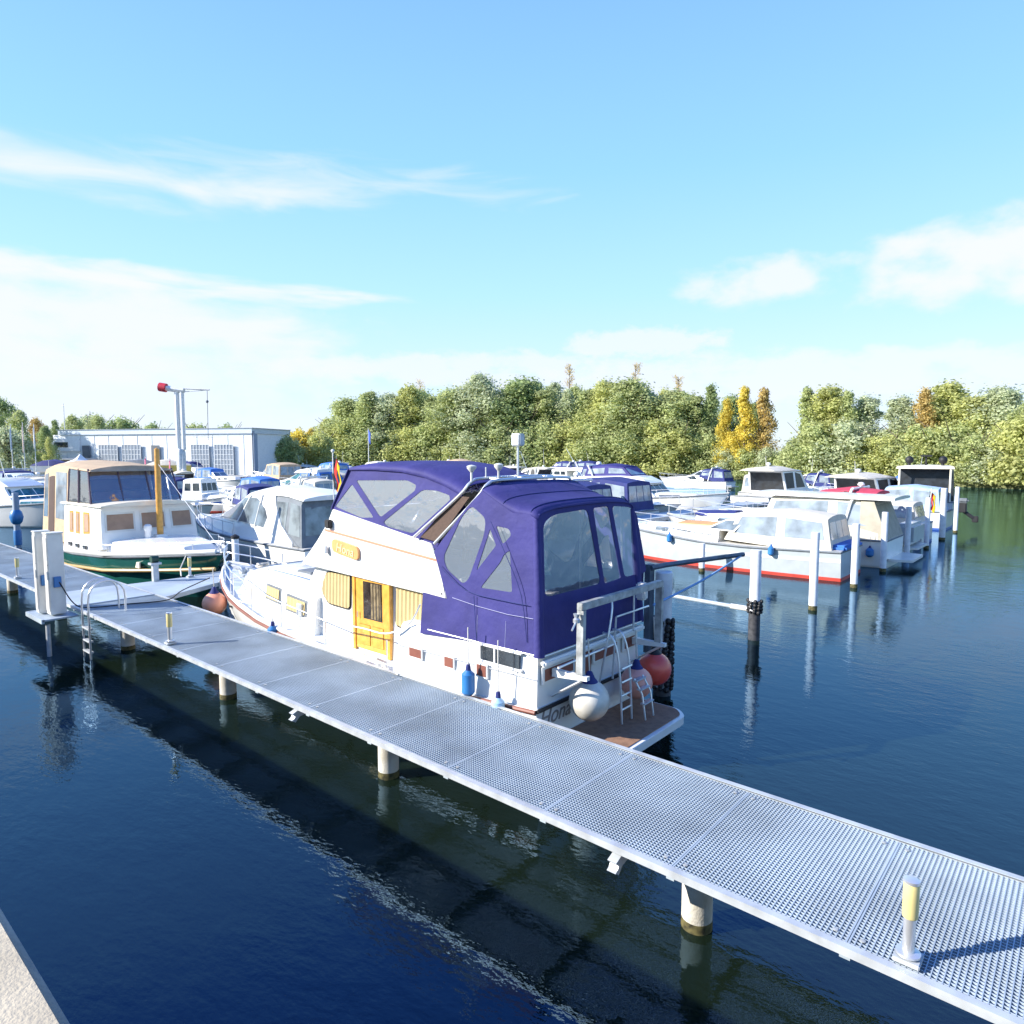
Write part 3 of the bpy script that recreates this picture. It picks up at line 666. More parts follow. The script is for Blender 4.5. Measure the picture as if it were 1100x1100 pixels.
# cabin loft: stations (xb, wb, zb, xt, wt, zt, crown)
def cab_ring(st, yc=YC, sx=1):
    xb, wb, zb, xt, wt, zt, cr = st; k = .07
    half = [(xb, wb, zb), (lerp(xb, xt, .5), lerp(wb, wt, .5), lerp(zb, zt, .5)), (lerp(xb, xt, 1 - k), lerp(wb, wt, 1 - k), lerp(zb, zt, 1 - k)), (xt, wt * .97, zt + .0), (xt, wt * .85, zt + cr * .30), (xt, wt * .5, zt + cr * .78)]
    return [(x, yc - y, z) for x, y, z in half] + [(xt, yc, zt + cr)] + [(x, yc + y, z) for x, y, z in half[::-1]]
def cabin(sts, yc=YC): return MB().rings([cab_ring(s, yc) for s in sts])
def sidept(sts, a, t, side, off, yc=YC):
    i = min(int(a), len(sts) - 2); u = a - i; A = sts[i]; B = sts[i + 1]
    xb, wb, zb, xt, wt, zt = [lerp(A[k], B[k], u) for k in range(6)]
    return (lerp(xb, xt, t), yc + side * (lerp(wb, wt, t) + off), lerp(zb, zt, t))
def side_strip(sts, pts, side, off=.012, yc=YC, sub=4):
    """pts: list of (a, t_low, t_high); closed thin slab standing proud of the side"""
    q_ = []
    for (a0, l0, h0), (a1, l1, h1) in zip(pts, pts[1:]):
        for k in range(sub): u = k / sub; q_.append((lerp(a0, a1, u), lerp(l0, l1, u), lerp(h0, h1, u)))
    q_.append(pts[-1]); rs = []
    for a, lo, hi in q_:
        rs.append([sidept(sts, a, lo, side, off, yc), sidept(sts, a, hi, side, off, yc), sidept(sts, a, hi, side, -.01, yc), sidept(sts, a, lo, side, -.01, yc)])
    return MB().rings(rs)
def end_strip(st, y0, y1, t0, t1, sx, off=.012, yc=YC):
    xb, wb, zb, xt, wt, zt = st[:6]
    P = lambda y, t, o: (lerp(xb, xt, t) + sx * o, yc + y * lerp(wb, wt, t), lerp(zb, zt, t))
    return MB().rings([[P(y0, t0, off), P(y0, t1, off), P(y0, t1, -.01), P(y0, t0, -.01)], [P(y1, t0, off), P(y1, t1, off), P(y1, t1, -.01), P(y1, t0, -.01)]])

# aft cabin (raised stern block)
aft = [(-6.12, 1.46, 1.05, -6.14, 1.42, 1.86, .02), (-7.5, 1.52, 1.0, -7.5, 1.44, 1.86, .02), (-9.35, 1.52, .95, -9.25, 1.40, 1.84, .02)]
obj('aft_cabin', cabin(aft), white, bt)
# small brown portlights along the raised stern
def portlight(cx, cz, w, h, par):
    y = YC - 1.53 + (cz - 1.0) * .09
    f = obj('portlight', MB().box(cx - w / 2 - .03, cx + w / 2 + .03, y - .03, y, cz - h / 2 - .03, cz + h / 2 + .03), white, par, bevel=.008)
    obj('pane', MB().box(cx - w / 2, cx + w / 2, y - .036, y - .031, cz - h / 2, cz + h / 2), brown, f)
for px, py, w, h in ((447, 701, .30, .15), (483, 711, .20, .16), (518, 720, .20, .18)):
    p = onY(px, py, 7.58); portlight(p[0], p[2], w, h, bt)
# fore cabin
fore = [(-12.3, 1.24, .98, -12.3, 1.15, 1.80, .10), (-14, 1.22, 1.03, -14, 1.12, 1.93, .10), (-15.7, 1.0, 1.15, -15.6, .90, 1.93, .09), (-16.5, .72, 1.28, -16.2, .62, 1.84, .07)]
obj('fore_cabin', cabin(fore), white, bt)
for a0, a1, t0_, t1_ in ((1.27, .83, .50, .90), (.68, .20, .42, .84)):
    fr_ = obj('window', side_strip(fore, [(a0, t0_, t1_), (a1, t0_, t1_)], -1, .014), greyc, bt)
    def cfn(u, v, a0=a0, a1=a1, t0_=t0_, t1_=t1_):
        return sidept(fore, lerp(a0 - .03, a1 + .03, u), lerp(t0_ + .05, t1_ - .05, v), -1, .026 + .006 * math.sin(u * 34))
    obj('curtain', MB().grid(cfn, 40, 2), curt, fr_)
# saloon
sal = [(-9.0, 1.12, .95, -8.9, 1.06, 2.52, .03), (-11.6, 1.12, .95, -11.6, 1.06, 2.55, .03), (-13.55, 1.0, 1.0, -12.45, 1.0, 2.55, .03)]
obj('saloon', cabin(sal), white, bt)
sf = MB()
for y0, y1 in ((-.92, -.36), (-.30, .30), (.36, .92)):
    w_ = obj('windscreen', end_strip(sal[-1], y0, y1, .48, .92, -1), white2, bt); obj('pane', end_strip(sal[-1], y0 + .04, y1 - .04, .52, .88, -1, .02), darkgl, w_)
YS = YC - 1.12
def wcurt(poly_px, name, lean_y=YS):
    P3 = [onY(px, py, YS - .0) for px, py in poly_px]; P2 = [(p[0], p[2]) for p in P3]; P2 = rounded(P2, .12, 3)
    yf = lambda z: YC - lerp(1.12, 1.06, (z - .95) / 1.58)
    fr_ = obj('window', MB().prism(P2, lambda x, z: (x, yf(z) - .02, z), lambda x, z: (x, yf(z) + .01, z)), black, bt, smooth=False)
    cx = sum(p[0] for p in P2) / len(P2); cz = sum(p[1] for p in P2) / len(P2)
    xs = [p[0] for p in P2]; x0, x1 = min(xs), max(xs)
    def zr(x):
        zs = []
        for (xa, za), (xb, zb) in zip(P2, P2[1:] + P2[:1]):
            if (xa - x) * (xb - x) <= 0 and abs(xa - xb) > 1e-6: zs.append(za + (zb - za) * (x - xa) / (xb - xa))
        return (min(zs), max(zs)) if len(zs) > 1 else (cz, cz)
    def cfn(u, v):
        x = lerp(x0 + .035, x1 - .035, u); lo, hi = zr(x); z = lerp(lo + .03, hi - .03, v)
        return (x, yf(z) - .031 - .011 * math.sin(u * (x1 - x0) * 52), z)
    obj('curtain', MB().grid(cfn, 110, 2), curt, fr_)
    return fr_
wcurt([(349, 613), (376, 616), (376, 656), (352, 649), (344, 634)], 'a')
wcurt([(424, 628), (456, 636), (453, 681), (424, 673)], 'b')
# door
d0 = onY(383, 611, YS); d1 = onY(417, 622, YS); dx0, dx1 = d0[0], d1[0]; dz1 = 2.50; dz0 = 1.02
yy = YC - 1.10
dr = obj('door', MB().box(dx0, dx1, yy - .05, yy + .02, dz0, dz1), wood, bt, bevel=.01)
w = dx1 - dx0
obj('door_frame', MB().box(dx0 - .09, dx0 - .004, yy - .07, yy + .02, dz0 - .06, dz1 + .004).box(dx1 + .004, dx1 + .09, yy - .07, yy + .02, dz0 - .06, dz1 + .004).box(dx0 - .09, dx1 + .09, yy - .075, yy + .02, dz1 + .006, dz1 + .11), wood, bt, bevel=.006)
obj('pane', MB().box(dx0 + w * .25, dx1 - w * .16, yy - .056, yy - .051, dz0 + .62, dz1 - .13), mat('dark doorway glass', (.03, .022, .018), .1, coat=.5, var=.5, nscale=5), dr)
def dcf(u, v): x = lerp(dx0 + w * .5, dx1 - w * .2, u); return (x, yy - .058 - .004 * math.sin(u * 20), lerp(dz0 + .64, dz1 - .15, v))
obj('curtain', MB().grid(dcf, 30, 1), mat('dim curtain', (.20, .15, .08), .9, var=.3, nscale=9), dr)
obj('door_panel', MB().box(dx0 + w * .12, dx0 + w * .46, yy - .062, yy - .052, dz0 + .1, dz0 + .5).box(dx0 + w * .54, dx1 - w * .12, yy - .062, yy - .052, dz0 + .1, dz0 + .5), wood, dr, bevel=.008)
obj('handle', MB().tube([(dx0 + w * .1, yy - .09, dz0 + .62), (dx0 + w * .1, yy - .09, dz0 + .74)], .012, 6), steel, dr)
t0 = onY(418, 618, YS); t1 = onY(447, 627, YS)
obj('grab_board', MB().box(dx1 + .1, t1[0], yy - .09, yy - .04, 2.44, 2.53), wood, bt, bevel=.01)
obj('deck_light', MB().box(t1[0] + .02, t1[0] + .12, yy - .1, yy - .02, 2.42, 2.5), black, bt, bevel=.01)

# flybridge: sides, front and floor
FY = YC - 1.22
fp = [onY(px, py, FY) for px, py in ((330, 603), (480, 641), (473, 612), (463, 584), (357, 547), (349, 568))]
fp2 = [(p[0], p[2]) for p in fp]; fp2[0] = (-12.75, 2.50); fp2[1] = (-8.3, 2.36)
fb = MB()
for sy in (-1, 1):
    f0 = lambda x, z, sy=sy: (x, YC + sy * 1.22, z); f1 = lambda x, z, sy=sy: (x, YC + sy * 1.16, z)
    fb.prism(fp2, f0, f1)
fb.prism([(-1.16, 0), (1.16, 0), (1.16, 1), (-1.16, 1)], lambda y, t: (lerp(-12.74, fp2[4][0] + .0, t), YC + y, lerp(2.51, fp2[4][1] - .01, t)), lambda y, t: (lerp(-12.68, fp2[4][0] + .06, t), YC + y, lerp(2.51, fp2[4][1] - .01, t)))
fb.box(-12.6, -8.45, YC - 1.16, YC + 1.16, 2.58, 2.64)
obj('flybridge', fb, white, bt, smooth=False, bevel=.012)
s0 = onY(349, 569, FY - .01); s1 = onY(470, 602, FY - .01)
def stripe(pa, pb, h, name, m):
    dx = Vector((pb[0] - pa[0], 0, pb[2] - pa[2])); n_ = Vector((-dx.z, 0, dx.x)).normalized() * h / 2
    A = Vector(pa); B = Vector(pb); return obj(name, MB().prism([(0, 0), (1, 0), (1, 1), (0, 1)], lambda u, v: tuple(A.lerp(B, u) + n_ * (v * 2 - 1)), lambda u, v: tuple(A.lerp(B, u) + n_ * (v * 2 - 1) + Vector((0, -.022, 0)))), m, bt, smooth=False)
stripe((s0[0], FY, s0[2]), (s1[0], FY, s1[2]), .035, 'trim_stripe', redbr)
g0 = onY(341, 597, FY); g1 = onY(478, 636, FY)
stripe((-12.6, FY, 2.60), (-8.4, FY, 2.45), .03, 'lower_trim', white2)
# name board with letters
n0 = Vector(onY(358, 585, FY - .02)); n1 = Vector(onY(386, 595, FY - .02)); nd = (n1 - n0)
nb_ = MB(); ln = nd.length; ux = nd.normalized(); uz = Vector((0, 0, 1))
bp_ = rounded([(0, -.13), (ln, -.13), (ln, .13), (0, .13)], .12, 5)
nbo = obj('name_board', nb_.prism(bp_, lambda u, v: tuple(n0 + ux * u + uz * v + Vector((0, -.035, 0))), lambda u, v: tuple(n0 + ux * u + uz * v + Vector((0, .02, 0)))), mat('orange name board', (.78, .36, .13), .45, coat=.3, var=.05), bt, smooth=False)
tm_ = text_mb('Hona', .24, lambda x, y, z: tuple(n0 + ux * (x * 1.1 + .14) + uz * (y - .085) + Vector((0, -.04 - z, 0))), .2)
obj('lettering', tm_, mat('pale lettering', (.85, .62, .35), .5), nbo, smooth=False)
# navigation lamp
p = onY(353, 563, FY - .04); obj('navigation_light', MB().box(p[0] - .07, p[0] + .09, FY - .10, FY - .0, p[2] - .08, p[2] + .09), black, bt, bevel=.02)
p = onY(351, 590, FY - .04); obj('horn', MB().lathe([(.01, -.08), (.05, -.08), (.03, .06), (.01, .08)], (p[0], FY - .05, p[2]), 10), steel, bt)

# ---- fly canopy
def roof(sts, name, m, par):
    """sts: (x, hw, z_edge, crown)"""
    rs = []
    for x, hw, ze, cr in sts:
        r_ = []
        for j in range(17):
            t = math.pi * j / 16; y = -hw * math.copysign(abs(math.cos(t)) ** .72, math.cos(t)); z = ze + cr * math.sin(t) ** .62
            r_.append((x, YC + y, z))
        rs.append(r_)
    o_ = MB().rings(rs, closed=False, cap=False); ob = obj(name, o_, m, par, solid=.008, angle=60); return ob
FCY = FY + .03
c1 = lambda u, v, d: (u, FCY + (v - 3.2) * .06 + d, v)
def pxy(L_, Y): return [(onY(a, b, Y)[0], onY(a, b, Y)[2]) for a, b in L_]
out1 = pxy([(357, 547), (372, 510), (374, 504), (400, 504), (430, 506), (447, 509), (470, 517), (496, 532), (470, 590), (463, 584), (410, 565)], FCY + .03)
h1 = [rounded(pxy([(377, 520), (402, 556), (388, 556), (360, 544)], FCY + .03), .06), rounded(pxy([(381, 516), (436, 516), (446, 521), (445, 527), (409, 556)], FCY + .03), .08),
      rounded(pxy([(453, 526), (468, 527), (482, 532), (483, 537), (445, 573), (418, 566), (412, 561)], FCY + .03), .10)]
cnp = tag(obj('fly_canopy', panel(out1, h1, c1, .02), navy, bt, smooth=False), 'blue canvas canopy over the flybridge')
for h in h1:
    obj('clear_window', panel(rounded(h, .001, 1), [], c1, .004), clear, cnp, smooth=False)
# far side, plain with one wide window
out1b = [(x, z) for x, z in out1]
obj('far_side', panel(out1b, h1, lambda u, v, d: (u, 2 * YC - c1(u, v, d)[1], v), .02), navy, cnp, smooth=False)
for h in h1: obj('clear_window', panel(h, [], lambda u, v, d: (u, 2 * YC - c1(u, v, d)[1], v), .004), clear, cnp, smooth=False)
# front windscreen panel
xf0, zf0 = out1[0]; xf1, zf1 = out1[2]
frt = lambda u, v, d: (lerp(xf0, xf1, v) - .0 + d, YC + u, lerp(zf0, zf1, v))
obj('front_panel', panel([(-1.2, 0), (1.2, 0), (1.17, 1), (-1.17, 1)], [rounded([(-1.1, .1), (-.42, .1), (-.42, .9), (-1.08, .9)], .08), rounded([(-.36, .1), (.36, .1), (.36, .9), (-.36, .9)], .08), rounded([(.42, .1), (1.1, .1), (1.08, .9), (.42, .9)], .08)], frt, .02), navy, cnp, smooth=False)
for a, b in ((-1.1, -.42), (-.36, .36), (.42, 1.1)): obj('clear_window', panel([(a, .1), (b, .1), (b, .9), (a, .9)], [], frt, .004), clear, cnp, smooth=False)
def edge(outp, x):
    best = None
    for (xa, za), (xb, zb) in zip(outp, outp[1:]):
        if (xa - x) * (xb - x) <= 0 and abs(xa - xb) > 1e-6:
            z = za + (zb - za) * (x - xa) / (xb - xa); best = z if best is None else max(best, z)
    return best
xs_ = [xf1 + .0, xf1 + .35, xf1 + .8, -9.5, -8.9, -8.4, -8.0, out1[7][0]]
st = []
for i, x in enumerate(xs_):
    ze = edge(out1[2:8], x + (.001 if i == 0 else 0) - (.001 if i == len(xs_) - 1 else 0)) or 4.2
    st.append((x, 1.22 - .07, ze - .02, [.10, .15, .17, .19, .21, .22, .22, .22][i]))
roof(st, 'roof', navy, cnp)
# brown mesh screen between the arch tubes
mp = pxy([(488, 533), (503, 534), (470, 582), (452, 577)], FY - .01)
obj('mesh_screen', MB().prism(mp, lambda x, z: (x, FY - .02 + (z - 3.2) * .05, z), lambda x, z: (x, FY - .03 + (z - 3.2) * .05, z)), mesh_b, cnp, smooth=False)
# stainless arch
ar = MB()
for (ax, az), (bx, bz) in ((pxy([(445, 577), (499, 525)], FY - .05)), (pxy([(467, 584), (517, 527)], FY - .05))):
    ya = FY - .06; top = bz
    ar.tube([(ax, ya, az), (lerp(ax, bx, .85), ya + .06, lerp(az, bz, .85)), (bx, ya + .16, bz + .10), (bx + .02, ya + .5, bz + .16), (bx + .02, 2 * YC - ya - .5, bz + .16), (bx, 2 * YC - ya - .16, bz + .10), (lerp(ax, bx, .85), 2 * YC - ya - .06, lerp(az, bz, .85)), (ax, 2 * YC - ya, az)], .026, 8, smooth=4)
for y in (FY + .5, YC, 2 * YC - FY - .5):
    x0_ = pxy([(499, 525)], FY)[0]; x1_ = pxy([(517, 527)], FY)[0]
    ar.tube([(x0_[0], y, x0_[1] + .16), (x1_[0], y, x1_[1] + .16)], .02, 8)
arch = obj('radar_arch', ar, steel, bt)
zt = x1_[1] + .16
for px, py, h in ((509, 522, .26), (538, 520, .28)):
    p = onX(px, py, x0_[0] + .2)
    obj('antenna', MB().lathe([(.02, 0), (.02, h * .55), (.03, h * .6), (.075, h * .8), (.08, h * .95), (.05, h), (.001, h + .01)], (x0_[0] + .15, p[1], zt - .02), 14), white2, arch)
p = onX(522, 522, x0_[0]); obj('antenna', MB().lathe([(.012, 0), (.012, .2)], (x0_[0], p[1], zt), 6), steel, arch)
p = onX(561, 520, x0_[0] + .2); pa = obj('light_mast', MB().lathe([(.022, 0), (.022, .60)], (x0_[0] + .1, p[1], zt - .02), 8), steel, arch)
obj('lantern', MB().box(x0_[0] + .0, x0_[0] + .2, p[1] - .08, p[1] + .08, zt + .56, zt + .78), galvw, arch, bevel=.02)
obj('antenna', MB().lathe([(.015, 0), (.02, .16), (.001, .18)], (x0_[0] + .05, onX(573, 520, x0_[0])[1], zt), 6), white2, arch)

# ---- aft canopy
AY = YC - 1.45
c2 = lambda u, v, d: (u, AY + (v - 1.85) * .055 + d, v)
out2 = pxy([(457, 636), (483, 643), (475, 618), (467, 592), (500, 545), (516, 527), (535, 541), (550, 551), (562, 562)], AY + .08)
rx_t, rz_t = -6.22, 3.86
out2 = out2[:-1] + [(-6.35, 3.93), (rx_t, rz_t), (-6.08, 1.86), (-7.4, 1.84)] + pxy([(452, 680)], AY)
def hp(L_, r): return rounded(pxy(L_, AY + .08), r)
h2 = [hp([(505, 543), (521, 557), (520, 574), (505, 622), (499, 627), (481, 611), (477, 598), (495, 555)], .10), hp([(526, 568), (533, 586), (513, 613)], .03),
      hp([(532, 565), (546, 568), (549, 575), (540, 585)], .05), hp([(542, 595), (548, 591), (552, 636), (518, 631), (538, 604)], .05)]
cn2 = tag(obj('aft_canopy', panel(out2, h2, c2, .02), navy, bt, smooth=False), 'blue canvas canopy enclosing the aft deck')
for h in h2: obj('clear_window', panel(h, [], c2, .004), clear, cn2, smooth=False)
m2 = lambda u, v, d: (u, 2 * YC - c2(u, v, d)[1], v)
obj('far_side', panel(out2, h2, m2, .02), navy, cn2, smooth=False)
for h in h2: obj('clear_window', panel(h, [], m2, .004), clear, cn2, smooth=False)
# rear panel
RW0 = 1.45; RW1 = 1.45 - (3.86 - 1.85) * .055 - .0
rear = lambda u, v, d: (lerp(-6.08, rx_t, (v - 1.85) / (3.86 - 1.85)) + d, YC + u, v)
def rp_(L_):
    o_ = []
    for a, b in L_:
        p = onX(a, b, -6.13); o_.append((p[1] - YC, p[2]))
    return o_
orr = [(-RW0, 1.86)] + [(RW0, 1.86), (RW1, 3.86)] + [(RW1 * math.cos(t), 3.86 + .19 * math.sin(t) ** .62) for t in [math.pi * k / 12 for k in range(1, 12)]] + [(-RW1, 3.86)]
hr = [rounded(rp_([(588, 562), (600, 553), (636, 547), (645.5, 627), (585.5, 642)]), .12), rounded(rp_([(642, 546), (658, 544), (667, 621), (649.5, 627)]), .05), rounded(rp_([(662, 543.6), (682, 545), (688, 552), (694.5, 614.5), (671, 620)]), .10)]
obj('rear_panel', panel(orr, hr, rear, .02), navy, cn2, smooth=False)
for i, h in enumerate(hr): obj('clear_window', panel(h, [], rear, .004), cloudy if i == 2 else clear_r, cn2, smooth=False)
for s in (-1, 1):
    obj('corner_seam', MB().tube([(-6.10, YC + s * 1.43, 1.84), (lerp(-6.08, rx_t, .5), YC + s * (RW0 + RW1) / 2, 2.85), (rx_t - .02, YC + s * (RW1 - .01), 3.86)], (.085, .055), 12), navy, cn2)
st = []
ed2 = out2[5:8] + [(-6.35, 3.93), (rx_t, rz_t)]
xa = out2[5][0]; za = out2[5][1]
for x, ze, cr, hwv in ((xa - .02, za - .02, .13, 1.32), (-7.35, None, .14, 1.325), (-7.1, None, .16, 1.33), (-6.9, None, .18, 1.335), (-6.6, None, .20, 1.34), (-6.35, 3.92, .20, 1.34), (rx_t + .02, 3.86, .19, 1.345)):
    ze = edge(ed2, min(max(x, xa + .002), rx_t - .002))
    st.append((x, hwv + .005, ze - .02, cr))
roof([(x, 1.45 - (z - 1.85) * .055 + .004, z - .01, c_) for x, h_, z, c_ in st], 'roof', navy, cn2)
# lower welt tubes and steel canopy frame
wt = MB()
L1 = [onY(a, b, AY - .02) for a, b in ((484, 636), (512, 643))]
wt.tube([onY(a, b, AY - .005) for a, b in ((486, 642), (512, 651), (545, 660), (573, 665))], .005, 6)
for x in (-7.35, -6.75): wt.tube([(x, AY - .012, 1.86), (x, AY + .012, 2.28)], .004, 6)
obj('canopy_rail', MB().tube([(-8.5, AY - .01, 1.85), (-7.4, AY - .01, 1.85), (-6.1, AY - .01, 1.86), (-6.03, AY + .06, 1.86), (-6.03, YC + 1.38, 1.86)], .012, 8), steel, bt)
obj('welt', wt, mat('pale seam piping', (.3, .3, .5), .6), cn2)
fr2 = MB()
for x in (-7.3, -6.4):
    ze = lerp(4.2, 3.9, (x + 7.5) / 1.1)
    fr2.tube([(x, YC - 1.30, 1.95), (x, YC - 1.27, ze - .2), (x, YC - .9, ze + .08), (x, YC + .9, ze + .08), (x, YC + 1.27, ze - .2), (x, YC + 1.30, 1.95)], .02, 6, smooth=3)
obj('canopy_frame', fr2, steel, bt)
sm = MB()
for x, h_, z, c_ in st[1:-1:2]:
    hw_ = 1.45 - (z - 1.85) * .055 + .004; sm.tube([(x, YC - hw_ * math.copysign(abs(math.cos(t)) ** .72, math.cos(t)), z - .002 + c_ * math.sin(t) ** .62) for t in [math.pi * k / 24 for k in range(1, 24)]], .007, 5)
for pp in ([(527, 560), (545, 600), (560, 640), (566, 690)], [(509, 640), (512, 690)], [(470, 606), (500, 634), (540, 645), (567, 650)]):
    sm.tube([onY(a, b, AY - .013 + (4.83 - (b - 487) * .02 - 1.85) * .0) for a, b in pp], .006, 5, smooth=3)
obj('seams', sm, MATS['dark blue canvas'], cn2)
# inside: helm seat, console, sofa, table
obj('helm_seat', MB().box(-9.75, -9.25, YC - .85, YC - .3, 2.95, 3.1).box(-9.35, -9.2, YC - .85, YC - .3, 3.1, 3.65).box(-9.6, -9.4, YC - .65, YC - .5, 2.64, 2.95), beige, bt, bevel=.05)
obj('helm_seat', MB().box(-9.75, -9.25, YC + .2, YC + .85, 2.95, 3.1).box(-9.35, -9.2, YC + .2, YC + .85, 3.1, 3.65).box(-9.6, -9.4, YC + .4, YC + .6, 2.64, 2.95), beige, bt, bevel=.05)
obj('console', MB().box(-11.3, -10.7, YC - .95, YC + .5, 2.64, 3.35), white, bt, bevel=.05)
whl = MB(); whl.tube([(-10.6, YC - .4 + .2 * math.cos(t), 3.3 + .2 * math.sin(t)) for t in [k * math.pi / 8 for k in range(17)]], .015, 6, cap=False); obj('steering_wheel', whl, black, bt)
obj('aft_sofa', MB().box(-6.9, -6.35, YC - 1.1, YC + 1.1, 1.86, 2.22).box(-6.5, -6.3, YC - 1.1, YC + 1.1, 2.22, 2.6), mat('blue upholstery', (.15, .2, .42), .8), bt, bevel=.04)
obj('table', MB().box(-7.7, -7.1, YC - .4, YC + .4, 2.36, 2.40).box(-7.45, -7.35, YC - .05, YC + .05, 1.86, 2.36), white, bt, bevel=.01)
obj('deck_chair', MB().box(-8.2, -7.8, YC - 1.0, YC - .55, 2.2, 2.26).box(-8.22, -8.17, YC - 1.0, YC - .55, 2.26, 2.7), white, bt, bevel=.02)
obj('helm_bulkhead', MB().box(-8.75, -8.65, YC - 1.1, YC + 1.1, 1.86, 2.36), white, bt, bevel=.02)

# ---- transom, name, trim, swim platform
tx = -6.1
trm = MB(); trm.box(tx - .02, tx + .03, YC - 1.47, YC + 1.47, 1.02, 1.10)
obj('transom_rail', MB().tube([(tx + .02, YC - 1.5, 1.03), (tx + .02, YC + 1.5, 1.03)], .03, 8), black, bt)
for a, b in ((-1.38, -.55), (-.05, .72), (.86, 1.30)):
    f_ = obj('transom_window', MB().box(tx - .01, tx + .02, YC + a, YC + b, 1.40, 1.68), white, bt, bevel=.01)
    obj('pane', MB().box(tx + .021, tx + .028, YC + a + .06, YC + b - .06, 1.45, 1.63), brown, f_)
obj('transom_door', MB().box(tx - .01, tx + .022, YC - .5, YC - .1, 1.30, 1.72), brown, bt, bevel=.01)
p = onX(581, 783, tx); tl = text_mb('Hona', .36, lambda x, y, z: (tx + .004 + z, YC - 1.44 + x * 1.0, .76 + y), shear=.35, depth=.006)
obj('lettering', tl, mat('grey lettering', (.25, .22, .20), .6), bt, smooth=False)
sp = rounded([(-6.1, -1.28), (-5.2, -1.28), (-4.98, -1.05), (-4.98, 1.05), (-5.2, 1.28), (-6.1, 1.28)], .12)
pf = obj('swim_platform', MB().prism(sp, lambda x, y: (x, YC + y, .36), lambda x, y: (x, YC + y, .50)), white, bt, smooth=False, bevel=.01)
sp2 = rounded([(-6.08, -1.22), (-5.24, -1.22), (-5.05, -1.03), (-5.05, 1.03), (-5.24, 1.22), (-6.08, 1.22)], .1)
obj('teak_deck', MB().prism(sp2, lambda x, y: (x, YC + y, .505), lambda x, y: (x, YC + y, .515)), teak, pf, smooth=False)
# boarding ladder, davits, stern rails
la = MB()
for dy in (0, .30):
    p = YC + .0 + dy; la.tube([(-5.93, p, 1.95), (-5.75, p, 1.9), (-5.62, p, 1.5), (-5.55, p, .53)], .018, 8, smooth=4)
for z in (.75, .98, 1.2, 1.42): la.tube([(-5.57, YC, z), (-5.57, YC + .30, z)], .018, 6)
obj('boarding_ladder', la, steel, bt)
fl = MB()
for dy in (.36, .62): fl.tube([(-5.55, YC + dy, 1.18), (-5.40, YC + dy, .95), (-5.35, YC + dy + .03, .53)], .016, 8)
for z, xx in ((1.15, -5.53), (1.02, -5.45), (.8, -5.38)): fl.box(xx - .04, xx + .04, YC + .34, YC + .64, z - .012, z + .012)
obj('folding_ladder', fl, steel, bt)
dv = MB()
yl, yr = YC - 1.15, YC + 1.15
dv.box(-5.60, -5.50, yl - .05, yr + .05, 2.58, 2.69)
obj('davit_beam', dv, mat('weathered aluminium', (.42, .43, .42), .5, .3, var=.2, nscale=7.), bt, bevel=.01)
for y in (yl, yr):
    obj('davit_post', MB().prism([(-5.62, 1.62), (-5.50, 1.62), (-5.49, 2.58), (-5.60, 2.58)], lambda x, z, y=y: (x, y - .035, z), lambda x, z, y=y: (x, y + .035, z)), MATS['weathered aluminium'], bt, smooth=False)
    obj('davit_bracket', MB().prism([(-6.05, 1.62), (-5.42, 1.62), (-5.42, 1.56), (-6.05, 1.50)], lambda x, z, y=y: (x, y - .04, z), lambda x, z, y=y: (x, y + .04, z)), white, bt, smooth=False)
for y in (yl, yr): obj('davit_strut', MB().tube([(-5.5, y, 1.56), (-6.08, y, 1.18)], .022, 6), steel, bt)
sr = MB(); sr.tube([(-5.85, YC - 1.3, 1.70), (-5.85, YC - .4, 1.72), (-5.85, YC + .25, 1.73)], .02, 8)
sr.tube([(-5.9, YC + .35, 2.15), (-5.9, YC + 1.4, 2.15)], .018, 8).tube([(-5.9, YC + .9, 1.8), (-5.9, YC + .9, 2.55)], .018, 8).tube([(-5.95, YC + .34, 1.1), (-5.9, YC + .34, 2.15)], .018, 8)
sr.tube([(-5.92, YC - .1, 1.15), (-5.8, YC - .05, 1.9), (-5.86, YC + .15, 2.45), (-6.0, YC + .05, 2.52)], .018, 8, smooth=4)
obj('stern_rail', sr, steel, bt)
obj('stern_coaming', MB().box(-6.08, -5.98, YC - 1.45, YC + 1.45, 1.70, 1.80), white, bt, bevel=.03)
obj('winch', MB().lathe([(.05, 0), (.05, .05), (.03, .07), (.05, .13)], (-5.55, yl - .12, 2.42), 10).tube([(-5.55, yl - .12, 2.45), (-5.5, yl - .3, 2.35)], .015, 6), steel, bt)
obj('white_cowl', MB().box(-6.0, -5.82, YC + 1.1, YC + 1.26, 2.3, 2.6), white, bt, bevel=.03)
vent = onY(541, 694, AY)
obj('locker_window', MB().box(-7.25, -6.45, AY - .035, AY - .0, 1.60, 1.82), darkgl, bt)
obj('locker_frame', MB().box(-7.3, -6.4, AY - .045, AY, 1.825, 1.86).box(-7.3, -6.4, AY - .045, AY, 1.56, 1.595).box(-6.95, -6.92, AY - .05, AY, 1.595, 1.825), white, bt)

